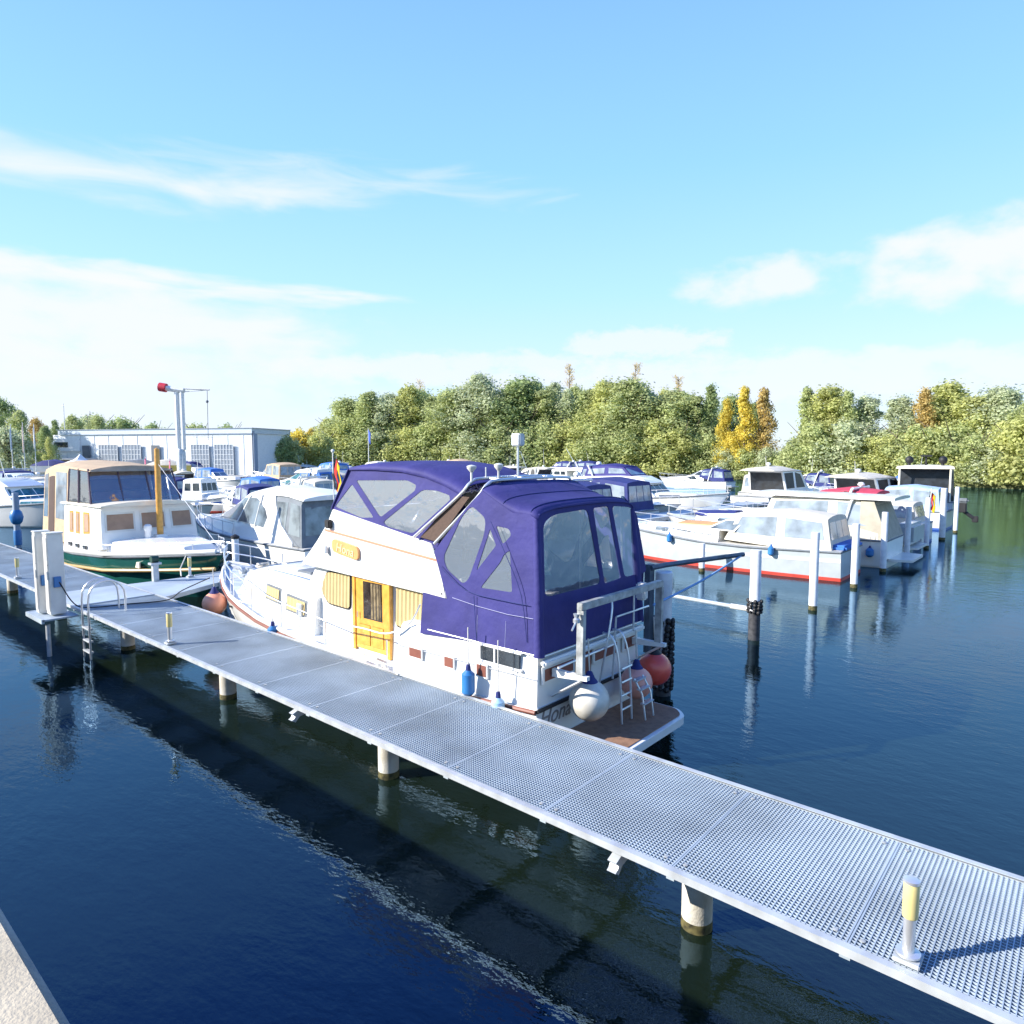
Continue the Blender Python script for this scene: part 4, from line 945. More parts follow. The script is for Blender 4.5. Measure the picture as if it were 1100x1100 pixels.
# ---- side rails and stanchions, pulpit
def hwz(X): return YC - interp(hw_t, X) + .08
sr = MB()
for X, h in ((-16.2, .62), (-14.6, .62), (-13.1, .60), (-11.4, .58), (-9.5, .55)):
    z = interp(sh_t, X); sr.tube([(X, hwz(X), z), (X, hwz(X), z + h)], .014, 6)
sr.tube([(-11.4, hwz(-11.4), 1.54), (-10.2, hwz(-10.2), 1.60), (-9.5, hwz(-9.5), 1.62), (-9.0, YC - 1.45, 1.86), (-8.7, YC - 1.45, 2.25)], .016, 8, smooth=4)
sr.tube([(-11.4, hwz(-11.4), 1.54)] + [(X, hwz(X), interp(sh_t, X) + .62) for X in (-13.1, -14.6, -16.2)], .012, 6)
obj('side_rail', sr, steel, bt)
pu = MB()
for hh in (.62, .34):
    pr_ = []
    for X in (-15.9, -16.6, -17.3, -17.9, -18.3): pr_.append((X, YC - interp(hw_t, X) + .08, interp(sh_t, X) + hh))
    pr_ += [(-18.55, YC, 1.72 + hh)] + [(x, 2 * YC - y, z) for x, y, z in pr_[::-1]]
    pu.tube(pr_, .018, 8, smooth=3)
for X in (-15.9, -17.0, -17.9):
    for s in (-1, 1):
        y = YC + s * (interp(hw_t, X) - .08); pu.tube([(X, y, interp(sh_t, X)), (X, y, interp(sh_t, X) + .62)], .015, 6)
obj('pulpit', pu, steel, bt)
obj('windlass', MB().lathe([(.12, 0), (.12, .1), (.07, .14), (.1, .26), (.001, .27)], (-17.3, YC, 1.5), 14).tube([(-17.4, YC - .2, 1.68), (-17.4, YC + .2, 1.68)], .1, 12).box(-17.1, -16.9, YC - .1, YC + .1, 1.45, 1.75), galvw, bt)
obj('anchor_roller', MB().box(-18.6, -17.6, YC - .06, YC + .06, 1.66, 1.74), steel, bt, bevel=.01)
bowbits = MB()
for y in (-.25, .25): bowbits.lathe([(.05, 0), (.05, .2), (.07, .22), (.001, .24)], (-16.95, YC + y, 1.42), 10)
obj('bollards', bowbits, steel, bt)
OFF[0] = None
# coil and gear bag on the foredeck: things of their own
tag(obj('rope_coil', MB().tube([(-17.55 + .16 * math.cos(t) * (1 - .0 * t), YC + .55 + .16 * math.sin(t), 1.56 + .012 * t) for t in [k * .5 for k in range(40)]], .03, 6), whitev), 'white rope coil on the foredeck of the big cruiser', 'rope')
OFF[0] = (-12, YC, 0)
gr_ = MB()
for sg in (-.75, .75):
    gr_.tube([(-12.9, YC + sg, 1.99), (-12.9, YC + sg, 2.06), (-15.2, YC + sg * .8, 2.06), (-15.2, YC + sg * .8, 1.99)], .016, 6)
obj('grab_rail', gr_, steel, bt)
obj('deck_hatch', MB().box(-14.4, -13.8, YC - .32, YC + .32, 1.98, 2.06), greyc, bt, bevel=.02)
obj('boat_hook', MB().tube([(-12.0, YC - 1.17, 1.02), (-9.9, YC - 1.45, 1.06)], .018, 6), ropew, bt)
for X, nm_ in ((-15.3, 0), (-11.9, 0), (-9.7, 0)):
    z = interp(sh_t, X); y = hwz(X) - .01
    obj('cleat', MB().box(X - .02, X + .02, y - .02, y + .02, z, z + .09).tube([(X - .13, y, z + .10), (X + .13, y, z + .10)], .018, 6), steel, bt)
for X in (-16.0, -10.6, -8.6, -7.1):
    z = interp(sh_t, X) - .22; y = YC - interp(hw_t, X) * .985 - .004
    obj('scupper', MB().box(X - .07, X + .07, y - .012, y + .02, z - .02, z + .02), black, bt)
ml = MB(); ml2 = MB(); ml.tube([(-6.12, YC - 1.475, 1.50), (-7.5, YC - 1.505, 1.49), (-9.28, YC - 1.49, 1.45)], .008, 5)
for xx in (-9.9, -11.15): obj('panel_seam', MB().tube([(xx, YC - 1.128, 1.02), (xx, YC - 1.07, 2.5)], .005, 4), greyh_, bt)
ml2.tube([(-11.2, YC - 1.128, 1.22), (-12.3, YC - 1.128, 1.22)], .006, 4)
obj('moulding_line', ml, greyh_, bt); obj('moulding_line', ml2, greyh_, bt)
obj('vent', MB().box(-12.95, -12.75, YC - 1.25, YC - 1.2, 1.35, 1.62), steel, bt, bevel=.01)
OFF[0] = None
# mooring lines of the big cruiser
tag(obj('mooring_rope', MB().tube([(-9.7, hwz(-9.7), 1.06), (-9.3, 7.42, 1.0), (-8.9, 7.3, 1.06)], .018, 6, smooth=4), ropew), 'short pale rope from the cruiser side cleat to the pier edge', 'rope')
tag(obj('mooring_rope', MB().tube([(-16.9, YC - .25, 1.60), (-17.6, 8.4, 1.52), (-19.3, 9.65, 1.7)], .016, 6, smooth=5), ropew), 'pale bow rope of the big cruiser leading to the black capped post', 'rope')
# rail note: standing off the side deck is part of side_rail

# ---- fenders of the big cruiser
def ball_fender(loc, r, m, label, name='ball_fender', line=.5, cm=None):
    e = empty(name, loc, label, 'fender', 'ball fenders of the big cruiser')
    obj('ball', MB().lathe([(.001, -r)] + [(r * math.sin(math.pi * k / 14), -r * math.cos(math.pi * k / 14)) for k in range(1, 13)] + [(r * .28, r * 1.02), (.04, r * 1.22)], n=28), m, e)
    obj('neck', MB().lathe([(r * .42, r * .93), (r * .26, r * 1.14), (.045, r * 1.42), (.02, r * 1.48), (.001, r * 1.48)], n=16), cm or navyd, e)
    obj('line', MB().tube([(0, 0, r * 1.45), (-.03, 0, r * 1.45 + line)], .012, 6), ropew, e)
    return e
p = onX(633, 752, -5.70); ball_fender(p, .31, whitev, 'big off white ball fender on the transom beside the lettering')
p = onX(683.5, 733, -5.72); ball_fender(p, .27, pinkv, 'faded pink ball fender on the transom, between the white and the red one')
p = onX(703, 718, -5.85); ball_fender(p, .30, redv, 'red ball fender at the far corner of the transom', cm=black)
p = onY(246, 658, 8.15); e = ball_fender((-17.05, 7.98, .98), .30, orange, 'orange ball fender hanging at the bow, just above the pier')
def cyl_fender(loc, r, h, m, label, grp, line=.6, top=None):
    e = empty('cylinder_fender', loc, label, 'fender', grp)
    obj('body', MB().lathe([(.001, -h / 2), (r * .5, -h / 2 + .01), (r, -h / 2 + r * .6), (r, h / 2 - r * .6), (r * .5, h / 2 - .01), (.03, h / 2 + .02)], n=18), m, e)
    obj('eye', MB().lathe([(r * .45, h / 2 - .015), (.04, h / 2 + .05), (.03, h / 2 + .09), (.001, h / 2 + .09)], n=12), top or navyd, e)
    obj('line', MB().tube([(0, 0, h / 2 + .08), (0, 0, h / 2 + .08 + line)], .01, 5), ropew, e)
    return e
p = onY(505, 737, 7.44); cyl_fender((p[0], 7.40, 1.24), .105, .42, bluev, 'blue cylinder fender hanging on the side below the blue canvas', None)
p = onY(310, 679, 7.6); cyl_fender((-13.25, 7.44, .98), .11, .34, bluev, 'blue fender near the bow, half hidden by the pier edge', None, .4)
p = onY(536, 757, 7.44); cyl_fender((p[0] + .02, 7.40, 1.06), .10, .2, mat('pale blue vinyl', (.35, .55, .72), .4), 'short pale blue fender at the pier edge near the stern', None, .8)

# ================================================================= the other boats
class Boat:
    """local space: x from stern (0) to bow (L), y across, z = 0 at the waterline"""
    def __init__(s, loc, yaw, L_, B, label, name='motor_boat', cat='motor boat', group='boats moored in the marina'):
        s.L = L_; s.B = B; s.e = empty(name, (loc[0], loc[1], 0), label, cat, group, yaw); s.p = s.e
    def hull(s, m=white, fb=(.95, .9, 1.35), stripe=None, sm=None, transom=.86, fine=.55, rubm=None, sheer_m=None):
        L_, B = s.L, s.B; s.fb = fb
        s.hw = [(0, B / 2 * transom), (.15 * L_, B / 2 * .97), (.4 * L_, B / 2), (fine * L_, B / 2 * .96), (.75 * L_, B / 2 * .74), (.88 * L_, B / 2 * .44), (.96 * L_, B / 2 * .17), (L_, .02)]
        s.sh = [(0, fb[0]), (.4 * L_, fb[1]), (.75 * L_, lerp(fb[1], fb[2], .5)), (L_, fb[2])]
        xs = [0, .08, .2, .32, .45, .55, .64, .72, .79, .85, .9, .94, .97, 1.0]; rs = []
        def prof(x):
            w = interp(s.hw, x); h = interp(s.sh, x); f = x / L_; wl = w * (.93 - .35 * max(0, f - .5)); back = 0.
            return [(0, -.45 + .3 * f * f), (wl * .7, -.32), (wl, 0), (wl + (w - wl) * .15, .12), (lerp(wl, w, .5), h * .5), (w, h)]
        def pt(x, y, z, sg):
            h = interp(s.sh, x); rake = .10 * L_ * (max(0, x / L_ - .6) / .4) ** 1.5 * (1 - max(0, z) / h) if h > 0 else 0
            return (x - rake, sg * y, z)
        s.pt = pt; s.prof = prof
        for f in xs:
            x = f * L_; pr = prof(x); rs.append([pt(x, y, z, 1) for y, z in pr[::-1]] + [pt(x, y, z, -1) for y, z in pr[1:]])
        obj('hull', MB().rings(rs), m, s.p, angle=50)
        X = [f * L_ for f in xs]
        if stripe:
            mb = MB()
            for sg in (-1, 1):
                mb.rings([[pt(x, lerp(prof(x)[2][0], prof(x)[4][0], (z - 0) / (interp(s.sh, x) * .5)) + o, z, sg) for z, o in ((-.02, .012), (.13, .012), (.13, -.02), (-.02, -.02))] for x in X[:-1]])
            mb.box(-.014, .02, -s.hw[0][1] * .93, s.hw[0][1] * .93, -.02, .13)
            obj('boot_stripe', mb, stripe, s.p)
        mb = MB()
        for sg in (-1, 1): mb.tube([(x, sg * (interp(s.hw, x) + .01), interp(s.sh, x) - .04) for x in X], .035, 6)
        mb.tube([(0, -s.hw[0][1], fb[0] - .04), (0, s.hw[0][1], fb[0] - .04)], .035, 6)
        obj('rubbing_strake', mb, rubm or greyc, s.p)
        if sheer_m:
            mb = MB()
            for sg in (-1, 1):
                mb.rings([[pt(x, lerp(prof(x)[4][0], prof(x)[5][0], (z / interp(s.sh, x) - .5) * 2) + o, z, sg) for z, o in ((interp(s.sh, x) * .62, .012), (interp(s.sh, x) * .74, .012), (interp(s.sh, x) * .74, -.02), (interp(s.sh, x) * .62, -.02))] for x in X[:-1]])
            obj('side_stripe', mb, sheer_m, s.p)
        obj('deck', MB().rings([[(x, interp(s.hw, x) - .03, interp(s.sh, x) + .01), (x, 0, interp(s.sh, x) + .05), (x, -interp(s.hw, x) + .03, interp(s.sh, x) + .01)] for x in X], closed=False, cap=False), white2, s.p)
        return s
    def z(s, x): return interp(s.sh, x)
    def cabin(s, sts, m=white, name='cabin', wins=(), wm=None, ends=(), par=None, woff=.014):
        """sts (x_bottom, hw, z_bottom, x_top, hw_top, z_top, crown); wins: (list of (a, t0, t1)); ends: (station, dir, y0, y1, t0, t1)"""
        c = obj(name, cabin(sts, 0), m, par or s.p); wm = wm or darkgl
        for w in wins:
            for sg in (-1, 1): obj('window', side_strip(sts, w, sg, woff, 0, 12 if woff > .02 else 4), wm, c)
        for st_, dr_, y0, y1, t0, t1 in ends: obj('window', end_strip(sts[st_], y0, y1, t0, t1, dr_, .012, 0), wm, c)
        return c
    def canopy(s, sts, m, wins=(), wm=None, ends=(), name='canopy', par=None, label=None):
        c = obj(name, cabin(sts, 0), m, par or s.p, angle=50)
        if label: c['label'] = label
        for w in wins:
            for sg in (-1, 1): obj('clear_window', side_strip(sts, w, sg, .012, 0), wm or milky, c)
        for st_, dr_, y0, y1, t0, t1 in ends: obj('clear_window', end_strip(sts[st_], y0, y1, t0, t1, dr_, .012, 0), wm or milky, c)
        return c
    def rail(s, x0=.45, h=.55, n=6):
        L_ = s.L; mb = MB(); X = [L_ * lerp(x0, .99, i / (n)) for i in range(n + 1)]; P_ = [(x, interp(s.hw, x) - .06, interp(s.sh, x) + h) for x in X]
        mb.tube(P_ + [(L_ + .12, 0, interp(s.sh, L_) + h)] + [(x, -y, z) for x, y, z in P_[::-1]], .02, 6)
        for x in X:
            for sg in (-1, 1): y = sg * (interp(s.hw, x) - .06); mb.tube([(x, y, interp(s.sh, x)), (x, y, interp(s.sh, x) + h)], .015, 5)
        obj('bow_rail', mb, steel, s.p); return s
    def arch(s, x, z0, z1, hw, m=white, rake=.5, r=.07):
        mb = MB(); mb.tube([(x, -hw, z0), (x - rake, -hw * .96, z1 - .15), (x - rake - .08, -hw * .8, z1), (x - rake - .08, hw * .8, z1), (x - rake, hw * .96, z1 - .15), (x, hw, z0)], r, 8, smooth=3)
        o = obj('radar_arch', mb, m, s.p); return o
    def dome(s, x, y, z, r=.2, m=white):
        obj('radar_dome', MB().lathe([(r * .4, -.12), (r * .45, 0), (r, .05), (r, r * .6), (r * .7, r * 1.1), (.001, r * 1.25)], (x, y, z), 14), m, s.p)
    def aerial(s, x, y, z, h, rake=.1, m=None): obj('aerial', MB().tube([(x, y, z), (x - rake, y, z + h)], (.028, .012), 5), m or white2, s.p)
    def platform(s, d=.7, m=None):
        w = s.hw[0][1] * .92; pl = rounded([(-d, -w * .8), (-d, w * .8), (-.0, w), (-.0, -w)], .15)
        obj('swim_platform', MB().prism(pl, lambda x, y: (x, y, .3), lambda x, y: (x, y, .4)), m or white2, s.p, smooth=False)
    def fender(s, x, side, label, m=bluev, r=.11, h=.42):
        y = side * (interp(s.hw, x) + .10); z = s.z(x) * .55; R_ = s.e.rotation_euler.z; l = s.e.location
        w = (l.x + x * math.cos(R_) - y * math.sin(R_), l.y + x * math.sin(R_) + y * math.cos(R_), z)
        cyl_fender(w, r, h, m, label, 'fenders on moored boats', s.z(x) * .5)
    def flag(s, x, y, z, h, cols, label=None, size=(.75, .5)):
        st_ = obj('flag_staff', MB().tube([(x, y, z), (x - .12, y, z + h)], .018, 6), white2, s.p)
        n = len(cols); par = st_
        for i, cm in enumerate(cols):
            z1 = z + h - .04 - i * size[1] / n; z0_ = z1 - size[1] / n
            fn = lambda u, v, z0_=z0_, z1=z1: (x - .12 - u * size[0] * .35, y + .08 * math.sin(u * 5), lerp(z0_, z1, v) - u * u * size[0] * .8)
            obj('flag_band', MB().grid(fn, 8, 1), cm, par, solid=.01)
mat('plum canvas', (.10, .07, .10), .8)
darkin = mat('dark cabin opening', (.012, .016, .022), .45, var=.5, nscale=2.5)
milky = mat('hazy vinyl window', (.27, .32, .37), .12, var=.22, nscale=1.6, coat=.5)
milkyd = mat('grey vinyl window', (.20, .23, .24), .12, var=.35, nscale=1.6, coat=.5)
milkyt = mat('tan tinted vinyl window', (.42, .36, .28), .15, var=.2, nscale=1.6, coat=.4)
blues = mat('blue hull stripe', (.05, .12, .4), .4); orang = mat('orange stripe', (.75, .35, .12), .5); greyh = mat('pale grey hull', (.44, .48, .50), .35, coat=.3, var=.04)

def express(b, stripe=None, hull_m=white, canvas=navyd, arch=True, hard=False, win=darkgl, fb=(.95, .95, 1.3), top=2.6, label=None, bimini=None):
    L_, B = b.L, b.B; b.hull(hull_m, fb, stripe)
    z0 = b.z(L_ * .5) - .02; hw = B / 2 - .32; k = top / 2.6
    sts = [(L_ * .30, hw, z0, L_ * .31, hw * .9, z0 + .65 * k, .05), (L_ * .48, hw * .98, z0, L_ * .46, hw * .86, z0 + .72 * k, .08), (L_ * .66, hw * .78, z0 + .06, L_ * .62, hw * .62, z0 + .42 * k, .12), (L_ * .86, hw * .36, z0 + .25, L_ * .84, hw * .25, z0 + .38, .05)]
    b.cabin(sts, white, 'coachroof', wins=([(.5, .3, .35), (.8, .2, .85), (1.5, .3, .75), (1.95, .45, .5)],), wm=win)
    # raked windscreen
    ws = [(L_ * .36, hw * .92, z0 + .6 * k, L_ * .30, hw * .78, z0 + 1.25 * k, .03), (L_ * .47, hw * .82, z0 + .66 * k, L_ * .355, hw * .7, z0 + 1.27 * k, .03), (L_ * .54, hw * .5, z0 + .62 * k, L_ * .38, hw * .5, z0 + 1.27 * k, .03)]
    b.cabin(ws, white, 'windscreen', wins=([(.08, .12, .85), (.93, .12, .85)], [(1.08, .12, .85), (1.9, .12, .85)]), wm=win, ends=((-1, 1, -.9, -.05, .1, .85), (-1, 1, .05, .9, .1, .85)))
    if hard:
        ht = [(L_ * .12, hw * .9, z0 + 1.22 * k, L_ * .12, hw * .84, z0 + 1.55 * k, .08), (L_ * .25, hw * .9, z0 + 1.3 * k, L_ * .25, hw * .82, z0 + 1.66 * k, .1), (L_ * .40, hw * .8, z0 + 1.24 * k, L_ * .37, hw * .7, z0 + 1.5 * k, .08)]
        b.cabin(ht, white, 'hardtop')
        cs = [(L_ * .03, hw, z0 + .2, L_ * .10, hw * .85, z0 + 1.3 * k, .05), (L_ * .31, hw, z0 + .4, L_ * .31, hw * .88, z0 + 1.3 * k, .05)]
        b.canopy(cs, canvas, wins=([(.12, .25, .5), (.2, .2, .9), (.52, .15, .92)], [(.6, .15, .92), (.95, .15, .92)]), wm=milkyd, ends=((0, -1, -.85, -.06, .3, .92), (0, -1, .06, .85, .3, .92)), label=label)
    else:
        cs = [(L_ * .02, hw * 1.0, z0 - .02, L_ * .05, hw * .86, z0 + 1.25 * k, .12), (L_ * .18, hw * 1.02, z0, L_ * .18, hw * .88, z0 + 1.42 * k, .14), (L_ * .37, hw * .96, z0 + .5 * k, L_ * .325, hw * .8, z0 + 1.36 * k, .10)]
        if bimini is None:
            b.canopy(cs, canvas, wins=([(.12, .35, .88), (.9, .32, .9)], [(1.08, .3, .9), (1.9, .3, .88)]), ends=((0, -1, -.88, -.3, .35, .9), (0, -1, -.25, .25, .35, .9), (0, -1, .3, .88, .35, .9)), label=label)
        else:
            bs = [(L_ * .10, hw * .92, z0 + 1.35 * k, L_ * .10, hw * .9, z0 + 1.42 * k, .12), (L_ * .22, hw * .92, z0 + 1.5 * k, L_ * .22, hw * .9, z0 + 1.56 * k, .12), (L_ * .34, hw * .85, z0 + 1.32 * k, L_ * .34, hw * .82, z0 + 1.4 * k, .1)]
            b.canopy(bs, bimini, name='bimini', label=label)
            mb = MB()
            for x in (L_ * .12, L_ * .3):
                for sg in (-1, 1): mb.tube([(L_ * .21, sg * hw, z0), (x, sg * hw * .93, z0 + 1.4 * k)], .018, 6)
            obj('bimini_frame', mb, steel, b.p)
    if arch: b.arch(L_ * .24, z0, z0 + 1.6 * k, hw * 1.03); b.dome(L_ * .24 - .58, 0, z0 + 1.68 * k, .17)
    b.rail(); b.platform(); return b

def flyboat(b, stripe=None, canvas=navyd, win=darkgl, fb=(1.15, 1.05, 1.6), top=1., dome=True, fly_canopy=True, aft=None, hull_m=white, fwin=None):
    L_, B = b.L, b.B; b.hull(hull_m, fb, stripe); z0 = b.z(L_ * .5) - .02; hw = B / 2 - .3
    sts = [(L_ * .18, hw, z0, L_ * .20, hw * .92, z0 + 1.15 * top, .04), (L_ * .40, hw, z0, L_ * .40, hw * .92, z0 + 1.2 * top, .04), (L_ * .62, hw * .85, z0, L_ * .54, hw * .76, z0 + 1.15 * top, .04)]
    b.cabin(sts, white, 'deckhouse', wins=([(.12, .42, .88), (.45, .42, .88)], [(.52, .42, .88), (.95, .42, .88)], [(1.08, .42, .86), (1.55, .42, .86)]), wm=win, ends=((-1, 1, -.9, -.33, .35, .88), (-1, 1, -.28, .28, .35, .88), (-1, 1, .33, .9, .35, .88)))
    fc = [(L_ * .6, hw * .8, z0, L_ * .6, hw * .66, z0 + .42, .08), (L_ * .85, hw * .35, z0 + .2, L_ * .82, hw * .25, z0 + .42, .05)]
    b.cabin(fc, white, 'fore_cabin', wins=([(.1, .35, .75), (.6, .4, .75)],), wm=win)
    zf = z0 + 1.18 * top
    fl = [(L_ * .08, hw * 1.0, zf, L_ * .09, hw * .94, zf + .38, .02), (L_ * .38, hw * 1.0, zf, L_ * .38, hw * .92, zf + .5, .02), (L_ * .56, hw * .7, zf - .02, L_ * .48, hw * .6, zf + .46, .05)]
    b.cabin(fl, white, 'flybridge')
    if fly_canopy:
        cs = [(L_ * .12, hw * .84, zf + .3, L_ * .14, hw * .74, zf + 1.15, .14), (L_ * .28, hw * .84, zf + .4, L_ * .28, hw * .74, zf + 1.28, .15), (L_ * .45, hw * .7, zf + .44, L_ * .38, hw * .6, zf + 1.18, .1)]
        b.canopy(cs, canvas, wins=([(.12, .3, .78), (.9, .3, .8)], [(1.1, .3, .8), (1.85, .3, .78)]), ends=((0, -1, -.85, .85, .3, .8), (-1, 1, -.85, .85, .2, .85)))
    else: b.aerial(L_ * .3, hw * .7, zf + .5, 1.6, .5)
    b.arch(L_ * .2, zf + .3, zf + 1.25, hw * .92, r=.06)
    if dome: b.dome(L_ * .2 - .58, 0, zf + 1.3, .22)
    if aft: b.canopy([(L_ * .01, hw * .95, z0, L_ * .02, hw * .88, zf, .02), (L_ * .18, hw * .98, z0, L_ * .18, hw * .9, zf, .02)], aft, wins=([(.15, .4, .9), (.85, .4, .9)],), ends=((0, -1, -.9, -.05, .4, .9), (0, -1, .05, .9, .4, .9)), name='aft_canopy')
    b.rail(); b.platform(); return b

def hardtop(b, m=white, topm=creamc, win=darkgl, stripe=None, fb=(1.15, 1.1, 1.5), k=1.):
    L_, B = b.L, b.B; b.hull(m, fb, stripe); z0 = b.z(L_ * .4) - .02; hw = B / 2 - .3
    sts = [(L_ * .25, hw, z0, L_ * .27, hw * .9, z0 + .5, .03), (L_ * .6, hw * .9, z0, L_ * .58, hw * .78, z0 + .5, .08), (L_ * .85, hw * .4, z0 + .2, L_ * .8, hw * .28, z0 + .45, .05)]
    b.cabin(sts, white, 'coachroof', wins=([(.6, .3, .8), (1.4, .35, .75)],), wm=win)
    ho = [(L_ * .22, hw, z0 + .4, L_ * .18, hw * .9, z0 + 1.5 * k, .05), (L_ * .34, hw, z0 + .45, L_ * .33, hw * .88, z0 + 1.55 * k, .07), (L_ * .56, hw * .82, z0 + .48, L_ * .45, hw * .7, z0 + 1.5 * k, .05)]
    b.cabin(ho, white, 'pilothouse', wins=([(.1, .18, .88), (.85, .18, .88)], [(1.05, .18, .88), (1.75, .18, .8)]), wm=darkin, ends=((0, -1, -.9, .9, .05, .9), (-1, 1, -.9, -.05, .15, .85), (-1, 1, .05, .9, .15, .85)))
    ro = [(L_ * .08, hw * .95, z0 + 1.48 * k, L_ * .08, hw * .8, z0 + 1.54 * k, .18), (L_ * .3, hw * .98, z0 + 1.5 * k, L_ * .3, hw * .82, z0 + 1.60 * k, .22), (L_ * .5, hw * .74, z0 + 1.40 * k, L_ * .48, hw * .6, z0 + 1.46 * k, .14)]
    b.cabin(ro, topm, 'hardtop')
    b.dome(L_ * .22, 0, z0 + 1.78 * k, .2); b.aerial(L_ * .26, .5, z0 + 1.7 * k, .9)
    b.rail(); b.platform(); return b

def canopy_boat(b, hull_m=white, stripe=None, canvas=creamc, win=darkgl, fb=(.9, .85, 1.2), k=1., x1=.42, sheer=None, vin=None, label=None, wins2=None):
    L_, B = b.L, b.B; b.hull(hull_m, fb, stripe, sheer_m=sheer); z0 = b.z(L_ * .5) - .02; hw = B / 2 - .25
    sts = [(L_ * .42, hw, z0, L_ * .42, hw * .88, z0 + .55 * k, .06), (L_ * .62, hw * .86, z0, L_ * .61, hw * .74, z0 + .52 * k, .08), (L_ * .84, hw * .42, z0 + .15, L_ * .81, hw * .3, z0 + .45 * k, .05)]
    b.cabin(sts, white, 'cabin', wins=([(.15, .35, .75), (.45, .35, .75)], [(.6, .35, .75), (.9, .35, .75)], [(1.1, .4, .75), (1.4, .4, .75)]), wm=win)
    ws = [(L_ * .36, hw * .95, z0 + .5 * k, L_ * .33, hw * .82, z0 + 1.0 * k, .02), (L_ * .48, hw * .82, z0 + .52 * k, L_ * .40, hw * .74, z0 + 1.0 * k, .02)]
    b.cabin(ws, white, 'windscreen', wins=([(.08, .1, .9), (.9, .1, .9)],), wm=greygl, ends=((-1, 1, -.9, -.05, .1, .9), (-1, 1, .05, .9, .1, .9)))
    cs = [(L_ * .03, hw * .98, z0, L_ * .05, hw * .86, z0 + 1.25 * k, .12), (L_ * .2, hw, z0, L_ * .2, hw * .88, z0 + 1.4 * k, .14), (L_ * x1, hw * .92, z0 + .12 * k, L_ * (x1 - .05), hw * .8, z0 + 1.3 * k, .1)]
    b.canopy(cs, canvas, wins=wins2 or ([(.12, .35, .88), (.9, .32, .9)], [(1.08, .3, .9), (1.9, .3, .88)]), wm=vin or milky, ends=((0, -1, -.88, -.3, .35, .9), (0, -1, -.25, .25, .35, .9), (0, -1, .3, .88, .35, .9)), label=label)
    b.rail(h=.45); return b

PI = math.pi
# ---- green hulled cutter left of the cross pier, bow towards +X
b = Boat((-34.8, 10.3, 0), 0, 13.5, 4.2, 'old green and white motor cutter with wooden mast and beige canopy at the left', 'cutter', 'motor cutter')
L_, B = b.L, b.B
b.hull(green, (1.25, 1.12, 1.62), None, transom=.8, fine=.68)
X = [f * L_ for f in (0, .1, .25, .4, .55, .66, .75, .83, .9, .95, .985)]
mb = MB(); mb2 = MB()
for sg in (-1, 1):
    mb.tube([(x, sg * (interp(b.hw, x) * .985 + .03), b.z(x) - .50) for x in X], .06, 8)
    mb2.tube([(x, sg * (interp(b.hw, x) - .02), b.z(x) + .06) for x in X], .08, 8)
obj('rubbing_strake_low', mb, gold, b.p); obj('white_bulwark', mb2, white, b.p)
z0 = b.z(L_ * .5)
tr = [(L_ * .50, 1.62, z0, L_ * .50, 1.54, z0 + .42, .06), (L_ * .66, 1.45, z0 + .05, L_ * .66, 1.36, z0 + .50, .08), (L_ * .80, 1.0, z0 + .15, L_ * .79, .9, z0 + .54, .06), (L_ * .89, .6, z0 + .25, L_ * .875, .5, z0 + .52, .04)]
tk = b.cabin(tr, white, 'trunk_cabin')
for x in (L_ * .36, L_ * .42, L_ * .48):
    obj('porthole', MB().box(x - .12, x + .12, -1.86, -1.80, z0 + .10, z0 + .24), darkgl, tk)
wh = [(L_ * .30, 1.80, z0 - .1, L_ * .30, 1.72, z0 + 1.68, .08), (L_ * .44, 1.80, z0 - .1, L_ * .44, 1.72, z0 + 1.72, .10), (L_ * .59, 1.72, z0 + .2, L_ * .575, 1.64, z0 + 1.68, .10)]
whc = b.cabin(wh, white, 'wheelhouse')
for a0, a1 in ((.35, .58), (.72, .95), (1.15, 1.45)):
    f_ = obj('window', side_strip(wh, [(a0, .40, .86), (a1, .40, .86)], -1, .014, 0), wood, whc); obj('pane', side_strip(wh, [(a0 + .06, .44, .82), (a1 - .03, .44, .82)], -1, .024, 0), curt2, f_)
for y0, y1 in ((-.93, -.32), (-.22, .34), (.44, .93)):
    f_ = obj('front_window', end_strip(wh[-1], y0, y1, .40, .88, 1, .015, 0), white2, whc); obj('blind', end_strip(wh[-1], y0 + .04, y1 - .04, .45, .83, 1, .024, 0), curt2, f_)
obj('roof', cabin([(L_ * .28, 1.80, z0 + 1.69, L_ * .28, 1.76, z0 + 1.74, .08), (L_ * .60, 1.76, z0 + 1.72, L_ * .60, 1.72, z0 + 1.77, .12)], 0), cream, b.p)
obj('mast', MB().lathe([(.11, 0), (.115, .4), (.10, 2.4), (.085, 3.3), (.001, 3.36)], (L_ * .635, .05, z0 + .5), 14), mastm, b.p)
obj('mast_step', MB().box(L_ * .635 - .18, L_ * .635 + .18, -.14, .24, z0 + .48, z0 + .66), white, b.p, bevel=.02)
obj('cowl_vent', MB().lathe([(.11, 0), (.11, .30), (.14, .36), (.14, .50), (.08, .56), (.001, .57)], (L_ * .635, -.38, z0 + .5), 14), white, b.p)
cs = [(L_ * .02, 1.55, z0 + .1, L_ * .045, 1.40, z0 + 2.95, .22), (L_ * .16, 1.70, z0 + .1, L_ * .16, 1.52, z0 + 3.15, .22), (L_ * .30, 1.70, z0 + .1, L_ * .30, 1.52, z0 + 3.12, .2)]
cc = b.canopy(cs, tan, wins=([(.10, .30, .92), (.52, .30, .92)],), wm=greygl, ends=((0, -1, -.85, .85, .4, .88),), label='beige canvas canopy over the aft cockpit')
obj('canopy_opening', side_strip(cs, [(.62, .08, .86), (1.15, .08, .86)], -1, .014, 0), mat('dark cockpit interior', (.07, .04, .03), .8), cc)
obj('canopy_window', side_strip(cs, [(1.25, .30, .92), (1.94, .30, .92)], -1, .014, 0), milky, cc)
